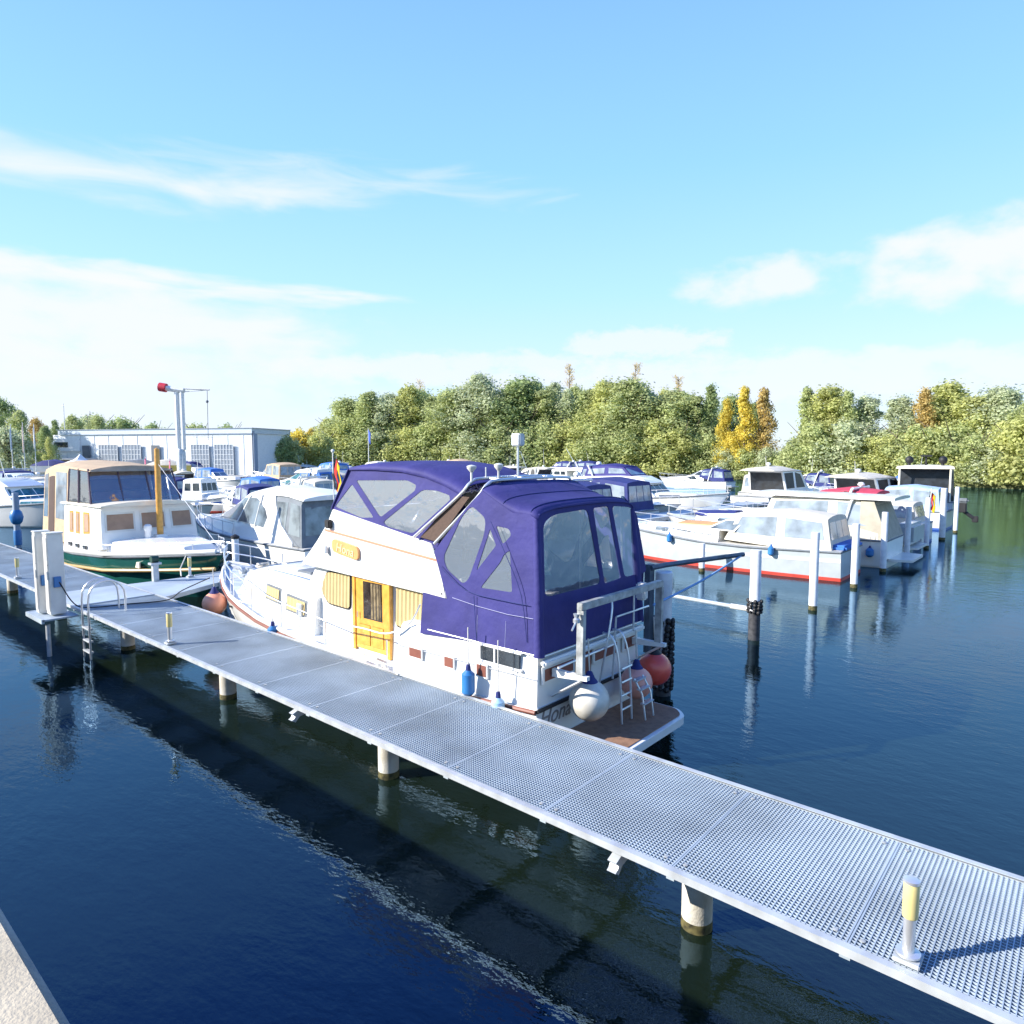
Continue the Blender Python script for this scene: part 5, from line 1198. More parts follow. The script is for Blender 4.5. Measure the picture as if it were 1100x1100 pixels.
cs2 = [(L_ * .305, 1.62, z0 + 1.78, L_ * .305, 1.50, z0 + 3.12, .16), (L_ * .50, 1.58, z0 + 1.80, L_ * .46, 1.46, z0 + 3.0, .14)]
wc = b.canopy(cs2, clear_r, name='wheelhouse_canopy')
wc['label'] = 'clear sided canopy over the wheelhouse'
obj('canopy_roof', cabin([(L_ * .30, 1.54, z0 + 3.06, L_ * .30, 1.46, z0 + 3.14, .18), (L_ * .48, 1.52, z0 + 2.96, L_ * .465, 1.42, z0 + 3.03, .15)], 0), tan, b.p)
for x_, xt_ in ((L_ * .31, L_ * .31), (L_ * .40, L_ * .385), (L_ * .498, L_ * .462)):
    for sg in (-1, 1): obj('canopy_post', MB().tube([(x_, sg * 1.62, z0 + 1.76), (xt_, sg * 1.5, z0 + 3.05)], .035, 6), MATS['plum canvas'], b.p)
for y_ in (-.5, .5): obj('canopy_post', MB().tube([(L_ * .498, y_, z0 + 1.80), (L_ * .462, y_, z0 + 3.05)], .03, 6), MATS['plum canvas'], b.p)
obj('helm_bench', MB().box(L_ * .33, L_ * .42, -1.2, 1.2, z0 + 1.78, z0 + 2.15).box(L_ * .32, L_ * .335, -1.2, 1.2, z0 + 2.15, z0 + 2.6), brown, b.p, bevel=.04)
obj('boom_crutch', MB().tube([(L_ * .56, .9, z0 + 1.8), (L_ * .52, 1.0, z0 + 2.7)], .03, 6).tube([(L_ * .635, .05, z0 + 3.3), (L_ * .99, 0, b.z(L_) + .1)], .008, 4), steel, b.p)
obj('name_plate', MB().box(L_ * .70, L_ * .78, -1.45, -1.40, z0 - .22, z0 - .02), cream, b.p)
b.rail(.62, .38)
tag(obj('mooring_rope', MB().tube([(-22.4, 9.6, 1.5), (-21.9, 9.2, 1.2), (-21.15, 8.9, 1.08)], .02, 6), ropew), 'short pale rope from the green bow to the cross pier', 'rope')
p = onY(102, 608, 9.0); cyl_fender((p[0], 9.0, p[2]), .22, .5, black, 'black fender between the green hull and the pier, above the ladder hoops', None)

# ---- sleek white cruiser behind the bow of the big one, bow towards -X
b = Boat((-21.7, 15.2, 0), PI, 12.0, 3.9, 'sleek white sport cruiser with hardtop and dark grey aft canopy beyond the blue cruiser bow', 'sport_cruiser', 'motor boat')
L_, B = b.L, b.B
b.hull(white, (1.35, 1.45, 1.85), None, fine=.6); z0 = 1.40; hw = 1.72
dk = [(L_ * .12, hw, z0 - .05, L_ * .13, hw * .93, z0 + .55, .05), (L_ * .42, hw, z0 - .05, L_ * .42, hw * .86, z0 + .72, .08), (L_ * .62, hw * .85, z0 + .1, L_ * .60, hw * .66, z0 + .62, .14), (L_ * .80, hw * .5, z0 + .25, L_ * .77, hw * .36, z0 + .52, .12), (L_ * .92, hw * .22, z0 + .38, L_ * .90, hw * .12, z0 + .45, .04)]
b.cabin(dk, white, 'coachroof')
sc = [(L_ * .20, hw * .93, z0 + .45, L_ * .20, hw * .78, z0 + 1.82, .16), (L_ * .33, hw * .92, z0 + .55, L_ * .30, hw * .76, z0 + 1.98, .16), (L_ * .50, hw * .84, z0 + .62, L_ * .40, hw * .68, z0 + 1.80, .14), (L_ * .66, hw * .55, z0 + .60, L_ * .50, hw * .48, z0 + 1.42, .10), (L_ * .73, hw * .30, z0 + .62, L_ * .58, hw * .34, z0 + 1.10, .06)]
sup = b.cabin(sc, white, 'hardtop', woff=.05, wins=([(.10, .02, .10), (.5, .05, .55), (1.1, .06, .78), (1.8, .07, .84), (2.3, .08, .82), (3.1, .10, .78), (3.8, .14, .70)],), wm=greygl)
obj('window_bar', side_strip(sc, [(1.58, .0, .9), (1.63, .0, .9)], 1, .065, 0), white, sup)
obj('window_bar', side_strip(sc, [(.77, .0, .9), (.81, .0, .9)], 1, .065, 0), steel, sup)
cs = [(L_ * .02, hw * .95, z0 - .02, L_ * .05, hw * .80, z0 + 1.62, .12), (L_ * .11, hw * .95, z0 + .05, L_ * .11, hw * .80, z0 + 1.78, .12), (L_ * .24, hw * .93, z0 + .6, L_ * .20, hw * .78, z0 + 1.80, .1)]
b.canopy(cs, greyc, wins=([(.12, .22, .90), (.9, .22, .90)], [(1.1, .2, .88), (1.85, .22, .84)]), wm=milkyd, ends=((0, -1, -.9, -.05, .25, .88), (0, -1, .05, .9, .25, .88)), label='dark grey aft canopy with clear windows')
for sg in (-1, 1): obj('white_wing', side_strip(cs, [(.55, -.05, .06), (1.3, -.05, .34), (1.75, -.05, .72), (1.99, -.05, 1.0)], sg, .04, 0), white, b.p)
b.cabin([(L_ * .04, hw * .80, z0 + 1.66, L_ * .04, hw * .76, z0 + 1.74, .12), (L_ * .12, hw * .81, z0 + 1.80, L_ * .12, hw * .78, z0 + 1.88, .14), (L_ * .21, hw * .80, z0 + 1.82, L_ * .21, hw * .77, z0 + 1.92, .14)], white, 'roof_extension')
b.rail(.40, .55, 7); b.platform(.9)
b.fender(8.2, 1, 'black fender on the near side of the sleek white cruiser, toward its bow', black)
b.fender(4.6, 1, 'black fender on the near side of the sleek white cruiser, toward its stern', black)
st_ = empty('flag_pole', (-23.2, 19.3, 2.2), 'German flag on a short white staff behind the big blue canopy', 'flag'); st_['group'] = 'flags in the marina'
p = onX(358, 510, -22.0)
st_.location = p; obj('staff', MB().tube([(0, 0, -1.2), (0, 0, .85)], .025, 8), white2, st_); obj('truck', MB().ball((0, 0, .9), .07, 10), white2, st_)
def flag_cloth(par, y0, cols, z1, h, w, droop=.8, dx=(.8, -.6)):
    for i, cm in enumerate(cols):
        if len(cols) == 3:   # hanging folded: bands fall side by side
            fn = lambda u, v, i=i: (dx[0] * w * (v * .33 + i * .33) * .45 + .02 * math.sin(u * 9 + i), dx[1] * w * (v * .33 + i * .33) * .2 + .04 * math.sin(u * 7 + i * 2), z1 - u * h - (v + i) * .12 * h)
        else: fn = lambda u, v, i=i: (dx[0] * w * v * .8 + .03 * math.sin(u * 7), dx[1] * w * v * .5 + .05 * math.sin(v * 7), z1 - u * h - v * .3 * h)
        obj('cloth', MB().grid(fn, 10, 6), cm, par, solid=.01)
flag_cloth(st_, 0, [flagk, flagr, flagy], .75, 1.2, .9, dx=(.75, .65))

# ---- right hand row, sterns at the white piles
b = Boat((-7.2, 28.6, 0), PI, 11.6, 3.4, 'long grey white boat with red waterline stripe and blue fenders', 'motor_boat')
canopy_boat(b, greyh, redl, creamc, greygl, (1.15, 1.05, 1.65), .95, .40, sheer=white)
b.cabin([(b.L * .40, .9, 1.6, b.L * .41, .85, 1.75, .05), (b.L * .62, .8, 1.6, b.L * .61, .75, 1.72, .05)], orang, 'roof_hatch_board')
for x, n_ in ((9.6, 'nearest its bow'), (7.0, 'at its middle'), (2.5, 'nearest its stern')):
    yb = b.e.location; c = cyl_fender((-7.2 - x, 28.6 - interp(b.hw, x) - .10, b.z(x) - .12), .12, .38, bluev, 'small blue fender on the rail of the red striped boat, ' + n_, 'fenders on moored boats', .2, bluec)
obj('stern_cover', MB().box(-.1, .9, -1.2, 1.2, 1.1, 1.35), bluec, b.p, bevel=.08)
b = Boat((-6.6, 33.1, 0), PI, 11.0, 3.6, 'white cruiser with tall cream canopy and flat white roof, behind the red striped boat', 'motor_boat')
canopy_boat(b, white, None, creamc, greygl, (1.2, 1.15, 1.6), 1.25, .5, vin=milky, label='tall cream canvas canopy')
obj('hardtop', cabin([(-.2, 1.55, 2.86, -.2, 1.5, 2.96, .05), (5.8, 1.5, 2.92, 5.7, 1.45, 3.02, .05)], 0), white, b.p)
obj('aft_screen', cabin([(.0, 1.5, 1.2, .6, 1.42, 2.84, .02), (1.1, 1.5, 1.2, 1.1, 1.42, 2.84, .02)], 0), mat('khaki canvas', (.42, .38, .30), .85, var=.08), b.p)
obj('deck_cover', cabin([(6.9, .9, 1.6, 7.0, .7, 1.85, .15), (9.2, .6, 1.7, 9.1, .4, 1.8, .1)], 0), navyd, b.p)
b.arch(1.8, 1.2, 2.8, 1.5, white, .3, .06); b.platform(.9); b.fender(.6, 1, 'blue ball shaped fender on the stern quarter of the cream canopy boat', bluev, .16, .4)
b = Boat((-7.0, 37.6, 0), PI, 11.4, 3.7, 'white sport boat with red canopy and raked white arch behind the cream one', 'motor_boat')
express(b, None, white, redc, True, False, greygl, (1.25, 1.2, 1.6), 3.0, bimini=redc)
obj('engine_cover', MB().box(-.5, .3, -1.4, 1.4, .5, 1.5), greyh, b.p, bevel=.15)
b = Boat((-6.9, 42.1, 0), PI, 10.0, 3.5, 'low white cruiser with blue boot stripe and cream canopy behind the small German flag', 'motor_boat')
canopy_boat(b, white, blues, creamc, darkgl, (1.1, 1.0, 1.4), .85)
rnd.seed(11)
e = empty('flag_pole', (-6.75, 41.2, 1.1), 'small German flag on a short staff at the right row of sterns', 'flag', 'flags in the marina')
obj('staff', MB().tube([(0, 0, -.2), (.1, 0, 1.9)], .025, 8), white2, e)
flag_cloth(e, 0, [flagk, flagr, flagy], 1.8, .9, .9, dx=(.7, .6))
def heading(a): # yaw for a compass angle measured from the photograph's heading, clockwise
    d = _r * math.sin(R(a)) + Vector((-math.cos(AZ), math.sin(AZ), 0)) * math.cos(R(a)); return math.atan2(d.y, d.x)
def astern(px, D, yaw): c = atD(px, D); return (c[0], c[1], 0)
b = Boat(astern(994, 46, 0), heading(34), 12.5, 4.0, 'dark windowed yacht seen from astern with two black radar balls on its roof', 'motor_yacht')
L_ = b.L; b.hull(white, (1.6, 1.4, 1.9), None); hw = 1.72
kk = [(L_ * .10, hw, 1.45, L_ * .12, hw * .92, 3.75, .05), (L_ * .35, hw, 1.45, L_ * .34, hw * .92, 3.8, .06), (L_ * .60, hw * .8, 1.45, L_ * .48, hw * .72, 3.6, .05)]
c = b.cabin(kk, darkin, 'deckhouse', wins=([(.06, .35, .9), (.9, .35, .9)], [(1.08, .35, .9), (1.8, .35, .88)]), ends=((0, -1, -.94, .94, .02, .93), (-1, 1, -.9, .9, .35, .88)), wm=darkin)
b.cabin([(L_ * .04, hw, 3.78, L_ * .04, hw * .97, 3.96, .05), (L_ * .48, hw * .85, 3.78, L_ * .48, hw * .8, 3.94, .05)], cream, 'hardtop')
obj('roof_post', MB().tube([(.6, -1.5, 1.5), (.6, -1.5, 3.8)], .07, 8), cream, b.p); obj('roof_post', MB().tube([(.6, 1.5, 1.5), (.6, 1.5, 3.8)], .07, 8), cream, b.p)
obj('aft_cushion', MB().box(.2, .9, -1.4, 1.4, 1.6, 2.3), navy, b.p, bevel=.06)
for y in (-1.0, 1.0): obj('radar_ball', MB().ball((1.4, y, 4.38), .27, 14).lathe([(.1, 0), (.1, .15)], (1.4, y, 4.0), 8), black, b.p)
obj('radar_bar', MB().box(1.2, 1.6, -.35, .35, 4.60, 4.72).box(1.35, 1.45, -.06, .06, 4.0, 4.61), black, b.p, bevel=.02)
obj('stern_stripe', MB().box(-.03, .0, -1.3, 1.3, .9, 1.15), blues, b.p)
b.rail(); b.platform(1.1, teak)
for px, D_, hd, L_, kk_, lab in ((900, 47, 58, 11.5, 1.25, 'white hardtop cruiser with dark rear glass, left of the dark windowed yacht'), (806, 54, 52, 12, 1.45, 'white hardtop cruiser with dark rear glass above the red canopy')):
    b = Boat(astern(px, D_, 0), heading(hd), L_, 4.0, lab, 'motor_boat'); hardtop(b, white, creamc, darkgl, None, (1.4, 1.3, 1.7), kk_)
b = Boat((-7.2, 51.2, 0), PI, 10, 3.4, 'small boat with light blue covers and tilted outboard motor at the far right', 'motor_boat')
canopy_boat(b, white, blues, mat('pale blue canvas', (.35, .48, .66), .8, var=.12), darkgl, (1.2, 1.1, 1.5), 1.1, .4)
ou = obj('outboard_motor', MB().box(-.9, -.3, -.25, .25, 1.1, 1.7).tube([(-.6, 0, 1.3), (-1.3, 0, .75)], .12, 8).box(-1.55, -1.2, -.06, .06, .5, .9), black, b.p, bevel=.04)
obj('outboard_cowl', MB().box(-1.0, -.4, -.28, .28, 1.71, 2.0), greyc, b.p, bevel=.1)

# ---- left side of the cross pier and the far rows: each placed by its own spot on the water
def spot(px, ybase): p = onZ(px, ybase, 0); return (p[0], p[1])
def from_centre(px, yb, yaw, L_):
    x, y = spot(px, yb); return (x - math.cos(yaw) * L_ / 2, y - math.sin(yaw) * L_ / 2, 0)
b = Boat((-21.6, 33.3, 0), PI, 12, 3.7, 'white boat with navy canopy and clear side windows just above the blue aft canopy', 'motor_boat'); canopy_boat(b, white, None, navyd, darkgl, (1.2, 1.1, 1.6), 1.4, .46); b.arch(2.6, 1.2, 3.2, 1.5)
b = Boat((-21.6, 37.9, 0), PI, 11.6, 3.8, 'white boat with navy canopy and two slanting aerials', 'motor_boat'); canopy_boat(b, white, None, navyd, darkgl, (1.2, 1.1, 1.6), 1.45, .5); b.aerial(4, 1, 3.0, 2.2, -1.6, galv); b.aerial(8, 1, 1.6, 3.4, -1.6, galv); b.dome(5.4, 0, 3.3, .25)
b = Boat((-33.2, 46.8, 0), 0, 13.2, 4.1, 'white flybridge yacht with navy bimini in the right middle distance', 'motor_yacht'); flyboat(b, None, navy, darkgl, (1.5, 1.35, 2.0), 1.0)
b = Boat((-33.0, 42.3, 0), 0, 11.5, 3.8, 'low white open boat with covered dinghy in front of the navy flybridge yacht', 'motor_boat'); express(b, None, white, navyd, False, False, greygl, (1.0, 1.0, 1.4), 2.2)
b = Boat((-21.6, 28.9, 0), PI, 11.8, 3.8, 'white cruiser with pale canopy mostly hidden behind the blue aft canopy', 'motor_boat'); canopy_boat(b, white, None, creamc, darkgl, (1.1, 1.0, 1.5), 1.2)
b = Boat((-33.2, 24.3, 0), 0, 11.8, 3.8, 'white motor boat hidden behind the flybridge canopy', 'motor_boat'); express(b, None, white, navyd, True, False, greygl, (1.1, 1.0, 1.4), 2.2)
b = Boat((-34.0, 51.4, 0), 0, 12.0, 3.8, 'white boat with blue canopy behind the navy flybridge yacht', 'motor_boat'); express(b, None, white, bluec, True, False, greygl, (1.1, 1.0, 1.4), 2.4)
far = [  # px, y of waterline, yaw in degrees relative to +X, length, kind, options, label
 (22, 563, 25, 14, 'fly', dict(canvas=creamc, win=teal, fly_canopy=False, top=1.1), 'large white flybridge yacht at the left edge with teal windows'),
 (68, 552, 10, 12, 'exp', dict(canvas=creamc, win=darkgl, top=3.0), 'white cruiser with pale canopy between the left edge yacht and the beige canopy'),
 (135, 545, -5, 11.5, 'can', dict(canvas=mat('plum canvas', (.10, .07, .10), .8), k=1.45), 'white boat with dark plum canopy behind the green cutter'),
 (107, 533, 160, 11, 'fly', dict(canvas=navyd, win=darkgl, top=.9), 'white flybridge boat in front of the hangar tent'),
 (163, 538, 200, 10, 'exp', dict(canvas=navyd, win=teal), 'small white cruiser right of the wooden mast'),
 (262, 541, 185, 9.5, 'can', dict(canvas=bluec, k=1.2), 'white boat with bright blue cover right of the little pilot boat'),
 (192, 528, 170, 10, 'hard', dict(win=teal), 'teal windowed pilothouse boat below the crane'),
 (240, 524, 10, 10, 'can', dict(canvas=bluec, k=1.25), 'boat with blue canopy in front of the right garage doors'),
 (292, 524, 175, 13, 'can', dict(canvas=tan, k=1.6), 'boat under a rounded beige canopy at the hangar corner'),
 (318, 534, 190, 13, 'exp', dict(win=teal, canvas=bluec, top=3.1, hard=True), 'white cruiser with teal windows above the sleek white cruiser'),
 (345, 527, 180, 12, 'fly', dict(canvas=bluec, win=greygl), 'white flybridge yacht with bright blue cover left of the German flag'),
 (392, 523, 185, 12, 'fly', dict(canvas=creamc, win=darkgl), 'white flybridge yacht below the blue flag'),
 (424, 519, 5, 12, 'exp', dict(canvas=navyd, top=3.2), 'white cruiser with dark canopy left of the blue covered one'),
 (451, 521, 180, 11, 'can', dict(canvas=bluec, k=1.7), 'boat with bright blue canopy showing above the blue flybridge roof'),
 (476, 520, 185, 12, 'can', dict(canvas=tan, k=1.95), 'boat with a yellow beige bimini, tallest above the blue flybridge roof'),
 (505, 520, 10, 12, 'fly', dict(canvas=tan, win=darkgl), 'white flybridge yacht with beige cover beyond the blue roof'),
 (535, 519, 180, 12, 'hard', dict(win=darkgl), 'white pilothouse boat left of the lantern mast'),
 (566, 522, 175, 12, 'hard', dict(win=greygl), 'white hardtop boat just right of the lantern mast'),
 (592, 520, 190, 11, 'fly', dict(canvas=navyd, win=darkgl), 'white flybridge boat with dark canopy, left of the slanting aerials'),
 (28, 536, 0, 13, 'exp', dict(canvas=navyd, top=3.0), 'white cruiser below the three flagpoles'),
 (372, 534, 0, 11, 'hard', dict(win=darkgl), 'white pilothouse boat right behind the German flag'),
 (855, 529, 180, 9, 'exp', dict(canvas=navyd, top=2.8), 'white cruiser between the two hardtop yachts on the right'),
 (100, 553, -8, 12.5, 'exp', dict(canvas=MATS['plum canvas'], top=3.3), 'white cruiser with plum canopy seen over the beige wheelhouse canopy'),
 (188, 556, 12, 9, 'can', dict(canvas=greyc, k=1.1, win=teal), 'small boat with grey canopy left of the little pilot boat'),
 (150, 526, 175, 11, 'exp', dict(canvas=greyc, win=greygl, hard=True), 'white hardtop cruiser in front of the left garage doors'),
 (215, 519, 5, 11, 'fly', dict(canvas=navyd, win=darkgl, top=.9), 'white flybridge boat just right of the crane foot'),
 (263, 553, 170, 9.5, 'can', dict(canvas=navyd, k=1.1), 'boat with navy canopy just above the sleek cruiser bow'),
 (312, 546, 185, 11, 'exp', dict(canvas=creamc, win=greygl, top=2.9), 'white cruiser with pale canopy just above the sleek cruiser roof'),
 (338, 517, 2, 12, 'hard', dict(win=darkgl), 'white hardtop boat before the golden trees'),
 (408, 531, 182, 12, 'can', dict(canvas=tan, k=1.75), 'boat with beige canopy between the blue flag and the blue flybridge roof'),
 (380, 517, 3, 12, 'exp', dict(canvas=bluec, win=greygl, top=2.9), 'white cruiser with blue canopy at the foot of the blue flag'),
 (490, 529, 178, 12.5, 'hard', dict(win=greygl, topm=tan, k=1.35), 'pilothouse boat with tan roof above the blue flybridge roof'),
 (620, 531, 183, 12, 'can', dict(canvas=navyd, k=1.6), 'boat with navy canopy just above the aft canopy, left of the twin aerials'),
 (650, 523, 4, 12, 'fly', dict(canvas=navyd, win=darkgl), 'white flybridge boat with dark canopy right of the twin aerials'),
 (745, 524, 178, 11, 'exp', dict(canvas=navyd, top=2.9), 'white cruiser with navy canopy before the yellow tree'),
 (852, 540, 8, 10, 'can', dict(canvas=creamc, k=1.3), 'small boat with cream canopy between the two hardtop cruisers'),
 (948, 541, 176, 10, 'can', dict(canvas=bluec, k=1.3), 'small boat with blue canopy left of the dark windowed yacht'),
]
for px, yb, yaw, L_, kind, opt, lab in far:
    yaw = R(yaw); b = Boat(from_centre(px, yb, yaw, L_), yaw, L_, L_ * .31, lab, 'motor_boat')
    fbh = (L_ / 12 * 1.15, L_ / 12 * 1.1, L_ / 12 * 1.6); opt = dict(opt); opt['fb'] = fbh
    {'fly': flyboat, 'exp': express, 'can': canopy_boat, 'hard': hardtop}[kind](b, **opt)
    if rnd.random() < .6: b.aerial(L_ * rnd.uniform(.2, .4), rnd.uniform(-.8, .8), b.z(L_ * .3) + rnd.uniform(1.2, 2.2), rnd.uniform(1.0, 2.6), rnd.uniform(-.4, .6))
# little pilot boat with white wheelhouse and blue stripe
yaw = R(20); b = Boat(from_centre(222, 549, yaw, 8), yaw, 8, 2.8, 'small white pilot boat with blue stripe and round topped wheelhouse', 'pilot_boat'); b.hull(white, (.9, .85, 1.5), redl, sheer_m=blues)
b.cabin([(2.4, 1.0, .85, 2.5, .9, 2.6, .15), (4.6, 1.0, .85, 4.3, .85, 2.65, .15)], white, 'wheelhouse', wins=([(.1, .5, .85), (.42, .5, .85)], [(.55, .5, .85), (.9, .5, .85)]), ends=((-1, 1, -.85, -.32, .5, .85), (-1, 1, -.25, .25, .5, .85), (-1, 1, .32, .85, .5, .85), (0, -1, -.6, .6, .5, .85)))
b.cabin([(4.6, .9, .9, 4.6, .7, 1.35, .1), (6.6, .4, 1.1, 6.5, .3, 1.4, .05)], white, 'fore_cabin'); b.aerial(3.2, 0, 2.7, 3.2, 0); b.rail(.5, .5, 5)
# masts and small flags among the left boats
def flagpole(px, D, ztop, cols, label, z0=1.2, w=.8, h=1.6):
    e = empty('flag_pole', atD(px, D, z0), label, 'flag pole', 'flags in the marina'); obj('pole', MB().tube([(0, 0, 0), (0, 0, ztop - z0)], (.07, .045), 8), white2, e); flag_cloth(e, 0, cols, ztop - z0 - .1, h, w); return e
flagpole(13, 92, 8.6, [mat('pale blue cloth', (.3, .42, .55), .8)], 'leftmost of the three flagpoles, with a limp pale blue flag', h=2.8)
flagpole(26, 92, 9.0, [mat('pinkish cloth', (.75, .6, .52), .8)], 'middle one of the three flagpoles, with a limp pinkish flag', h=3.2)
flagpole(38, 92, 8.8, [flagw], 'rightmost of the three flagpoles, with a limp white flag', h=2.6)
flagpole(396, 88, 8.0, [flagb], 'dark blue flag on a tall white pole before the wood', z0=.5, h=1.5, w=1.6)
e = flagpole(156, 60, 4.6, [mat('pink cloth', (.75, .2, .3), .8)], 'small pink flag left of the wooden mast', z0=.8, h=.9)
e = flagpole(182, 62, 4.4, [MATS['pink cloth']], 'small pink flag right of the wooden mast', z0=.8, h=.9)
# blue sleeved pile at the far left
e = mooring_pile(onZ(20, 592, 0), 2.9, .14, 'grey pile with bright blue fender sleeve at the left edge', name='mooring_pile', mt=mat('blue grey pile', (.22, .28, .36), .6))
obj('fender_sleeve', MB().lathe([(.16, 1.35), (.24, 1.45), (.30, 1.7), (.24, 1.95), (.16, 2.05)], n=16).lathe([(.15, .3), (.17, .32), (.17, 1.0), (.15, 1.05)], n=14), bluev, e)

# ================================================================= hangar, tent, crane, cars
def P(px, D, z): return Vector(atD(px, D, z))
D0 = 122
h0 = P(58, D0, 1.25); h1_ = P(271, 112, 1.25); h2_ = P(310, 135, 1.25)
hg = empty('hangar', h0, 'long low grey white hangar with garage doors across the left background', 'hangar'); OFF[0] = tuple(h0)
HT = 9.0
u = (h1_ - h0); Lh = u.length; u.normalize(); n_ = Vector((u.y, -u.x, 0)) ; n_ = n_ if n_.dot(Vector((0, 0, 0)) - h0) > 0 else -n_
def wall(mb, a, b, z0, z1, o0, o1):  # box along the facade from a to b metres, o = distance out
    pts = [h0 + u * a + n_ * o0, h0 + u * b + n_ * o0, h0 + u * b + n_ * o1, h0 + u * a + n_ * o1]
    mb.prism([(p.x, p.y) for p in pts], lambda x, y: (x, y, z0), lambda x, y: (x, y, z1)); return mb
body = MB(); wall(body, 0, Lh, 1.2, HT - .9, -11, 0); obj('wall', body, clad, hg, smooth=False)
pr_ = MB(); wall(pr_, 1.4, Lh + .2, HT - .9, HT - .05, -11, .25); obj('parapet', pr_, mat('pale cladding band', (.60, .66, .72), .4, .2, var=.03), hg, smooth=False)
rf = MB(); wall(rf, 1.2, Lh + .4, HT - .045, HT + .02, -11, .4); obj('roof', rf, roofg, hg, smooth=False)
lo = MB(); wall(lo, -2.5, 6, 5.2, 7.4, -8, .3); obj('office_wing', lo, clad, hg, smooth=False)
def door(a0, a1, z0, z1, rows, cols):
    f_ = obj('garage_door', wall(MB(), a0, a1, z0, z1, .26, .32), doorg, hg, smooth=False); gmb = MB()
    for i in range(rows + 1): zz = lerp(z0, z1, i / rows); wall(gmb, a0, a1, zz - .03, zz + .03, .33, .36)
    for i in range(cols + 1): aa = lerp(a0, a1, i / cols); wall(gmb, aa - .03, aa + .03, z0, z1, .365, .39)
    obj('mullions', gmb, clad, f_, smooth=False)
def apx(px): # metres along the facade for a picture column
    d = ray(px, 487); t = (h0.x * d.y - h0.y * d.x) / -(u.x * d.y - u.y * d.x); return t
for p0_, p1_ in ((108, 128), (133, 153), (207, 226), (232, 252)): door(apx(p0_), apx(p1_), 1.3, 6.3, 6, 6)
for p0_, p1_ in ((60, 75),): obj('window', wall(MB(), apx(p0_), apx(p1_), 5.9, 6.8, .32, .36), darkgl, hg, smooth=False)
for p0_, p1_ in ((90, 98), (164, 173)): obj('doorway', wall(MB(), apx(p0_), apx(p1_), 1.3, 6.2, .26, .30), mat('grey opening', (.12, .14, .16), .7), hg, smooth=False)
m_ = MB()
for a in range(3, int(Lh), 3): wall(m_, a - .03, a + .03, 1.3, HT - .95, .0, .06)
obj('cladding_ribs', m_, clad, hg, smooth=False)
OFF[0] = None
a2 = h1_ ; b2 = h2_; v = (b2 - a2); ann = empty('hangar_annex', a2, 'blue grey flank building at the right end of the hangar', 'hangar'); OFF[0] = tuple(a2)
v2 = v.normalized(); w2 = Vector((-v2.y, v2.x, 0)); w2 = w2 if w2.dot(a2) > 0 else -w2
qd = [a2 + u * .3, b2, b2 - u * 24, a2 - u * 24 - n_ * 1.5, a2 - n_ * 1.5]
obj('wall', MB().prism([(p.x, p.y) for p in qd], lambda x, y: (x, y, 1.2), lambda x, y: (x, y, 8.5)), cladb, ann, smooth=False)
rb = MB()
for i in range(12):
    p = a2 + u * .3 + (b2 - a2 - u * .3) * (i / 12) - w2 * .03; rb.box(p.x - .04, p.x + .04, p.y - .04, p.y + .04, 1.2, 8.4)
obj('ribs', rb, cladb, ann, smooth=False); OFF[0] = None
# white pagoda tent
c = P(86, 98, 1.25); e = empty('pavilion_tent', c, 'white pointed pagoda tent in front of the hangar', 'tent')
obj('roof', MB().add([(-3.4, -3.4, 2.9), (3.4, -3.4, 2.9), (3.4, 3.4, 2.9), (-3.4, 3.4, 2.9), (-.9, -.9, 4.1), (.9, -.9, 4.1), (.9, .9, 4.1), (-.9, .9, 4.1), (0, 0, 5.3)], [(0, 1, 5, 4), (1, 2, 6, 5), (2, 3, 7, 6), (3, 0, 4, 7), (4, 5, 8), (5, 6, 8), (6, 7, 8), (7, 4, 8)]), flagw, e, solid=.03, angle=20)
mv = MB(); [mv.box(a - .05, a + .05, b_ - .05, b_ + .05, 0, 2.9) for a in (-3.3, 3.3) for b_ in (-3.3, 3.3)]; obj('poles', mv, steel, e); e.scale = (.66, .66, .66)
obj('valance', MB().box(-3.42, 3.42, -3.45, -3.40, 2.6, 2.9).box(-3.42, 3.42, 3.40, 3.45, 2.6, 2.9).box(-3.45, -3.40, -3.4, 3.4, 2.6, 2.9).box(3.40, 3.45, -3.4, 3.4, 2.6, 2.9), flagw, e)
obj('counter', MB().box(-2.6, 2.6, -1.2, -.6, 0, 1.1), mat('dark counter', (.1, .09, .09), .6), e)
# boat crane
D = 86; c = P(194.5, D, 1.25); zt = CAMH + (487 - 420) / 731.7 * D
e = empty('boat_crane', c, 'white slewing boat crane column with red head in front of the hangar', 'crane')
right = _r; OFFc = c
def lp(dr, dz, dd=0): return tuple(right * dr + Vector((-math.cos(AZ), math.sin(AZ), 0)) * dd + Vector((0, 0, dz)))
H_ = zt - 1.25
obj('column', MB().tube([lp(-.25, 0), lp(-.25, H_ - .2)], .28, 14).tube([lp(.42, H_ * .35), lp(.42, H_ - .2)], .24, 14), white, e)
obj('plinth', MB().lathe([(.55, 0), (.55, H_ * .32), (.4, H_ * .36)], (0, 0, 0), 14), galvw, e)
obj('boom', MB().tube([lp(-1.5, H_ + .25), lp(.7, H_ - .05)], .34, 8), white, e)
obj('counterweight', MB().tube([lp(-2.35, H_ + .42), lp(-1.5, H_ + .28)], .55, 12), redm, e)
obj('jib', MB().tube([lp(.7, H_ + .2), lp(3.9, H_ + .05)], .10, 6).tube([lp(.6, H_ - .2), lp(3.9, H_ + .05)], .05, 6), white2, e)
obj('cable', MB().tube([lp(3.6, H_ + .05), lp(3.5, H_ - 6.2)], .035, 5).ball(lp(3.55, H_ - 1.4), .18, 8), greyc, e)
obj('lifting_beam', MB().tube([lp(1.6, H_ - 5.8), lp(5.2, H_ - 5.8)], .06, 5), white2, e)
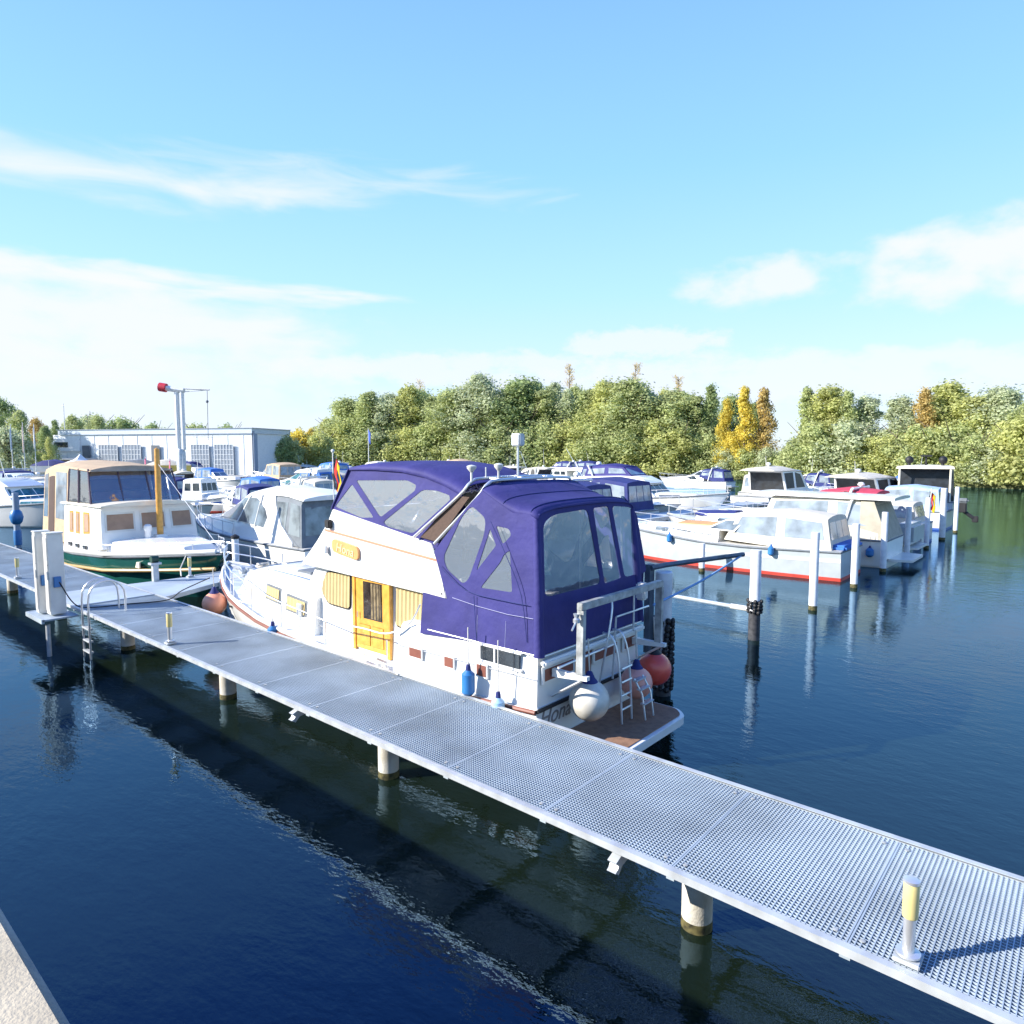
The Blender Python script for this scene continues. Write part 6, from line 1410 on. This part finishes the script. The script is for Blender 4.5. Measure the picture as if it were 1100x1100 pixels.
# thin lattice mast behind
e = empty('antenna_mast', P(71, 150, 1.2), 'thin antenna mast standing behind the hangar roof at the left', 'mast'); zt = (487 - 434) / 731.7 * 150 + CAMH - 1.2
obj('pole', MB().tube([(0, 0, 0), (0, 0, zt)], (.14, .08), 6), white2, e); obj('crossarm', MB().tube([(-1.2, 0, zt - .4), (1.2, 0, zt - .4)], .05, 5), white2, e)
# parked vans / covered boats ashore in front of the hangar
def ashore(px, D, L_, m, cov, label):
    c = P(px, D, 1.25); e = empty('boat_on_trailer', c, label, 'trailer boat', 'boats standing ashore')
    rs = []
    for f in (0, .3, .6, .85, 1): w = L_ * .16 * [1, 1.05, .95, .55, .06][[0, .3, .6, .85, 1].index(f)]; x = (f - .5) * L_; rs.append([lp(x, 1.75, w), lp(x, .95, w * .7), lp(x, .7, 0), lp(x, .95, -w * .7), lp(x, 1.75, -w)])
    obj('hull', MB().rings(rs), m, e)
    rs = []
    for f, h in ((0, .2), (.2, .75), (.5, .95), (.8, .4), (1, .1)): w = L_ * .15 * interp([(0, .9), (.5, 1), (1, .1)], f); x = (f - .5) * L_; rs.append([lp(x, 1.78, w), lp(x, 1.78 + h * .8, w * .7), lp(x, 1.78 + h, 0), lp(x, 1.78 + h * .8, -w * .7), lp(x, 1.78, -w)])
    obj('cover', MB().rings(rs), cov, e)
    obj('trailer', MB().tube([lp(-L_ * .4, .6), lp(L_ * .55, .6)], .06, 6).tube([lp(-.3, .6, 1), lp(-.3, .6, -1)], .06, 6), galv, e)
    for s in (-1, 1): obj('wheel', MB().tube([lp(-.3, .34, s * 1.0), lp(-.3, .34, s * 1.2)], .34, 14), tyre, e)
ashore(153, 106, 7.5, white, greyc, 'trailered boat with grey cover left of the crane')
ashore(182, 104, 6.5, mat('yellow hull paint', (.65, .5, .12), .4), creamc, 'trailered boat with yellow hull and cream cover at the crane foot')
ashore(60, 100, 6.5, white, navyd, 'trailered boat with navy cover left of the pagoda tent')
# low roofed shed behind the left boats
e = empty('shed', P(38, 112, 1.25), 'long low shed with dark flat roof left of the hangar', 'shed')
sc_ = lambda a, b, z: tuple(right * a + Vector((-math.cos(AZ), math.sin(AZ), 0)) * b + Vector((0, 0, z)))
def obox(a0, a1, b0, b1, z0, z1):
    return MB().prism([(a0, b0), (a1, b0), (a1, b1), (a0, b1)], lambda a, b: sc_(a, b, z0), lambda a, b: sc_(a, b, z1))
obj('wall', obox(-6, 6.5, 0, 5, 0, 2.5), mat('dull red boards', (.28, .16, .14), .8, var=.15), e, smooth=False); obj('roof', obox(-6.5, 7, -.8, 5.4, 2.5, 2.75), roofg, e, smooth=False)
obj('window', obox(2.5, 5.5, -.04, -.002, .9, 2.0), darkgl, e, smooth=False)
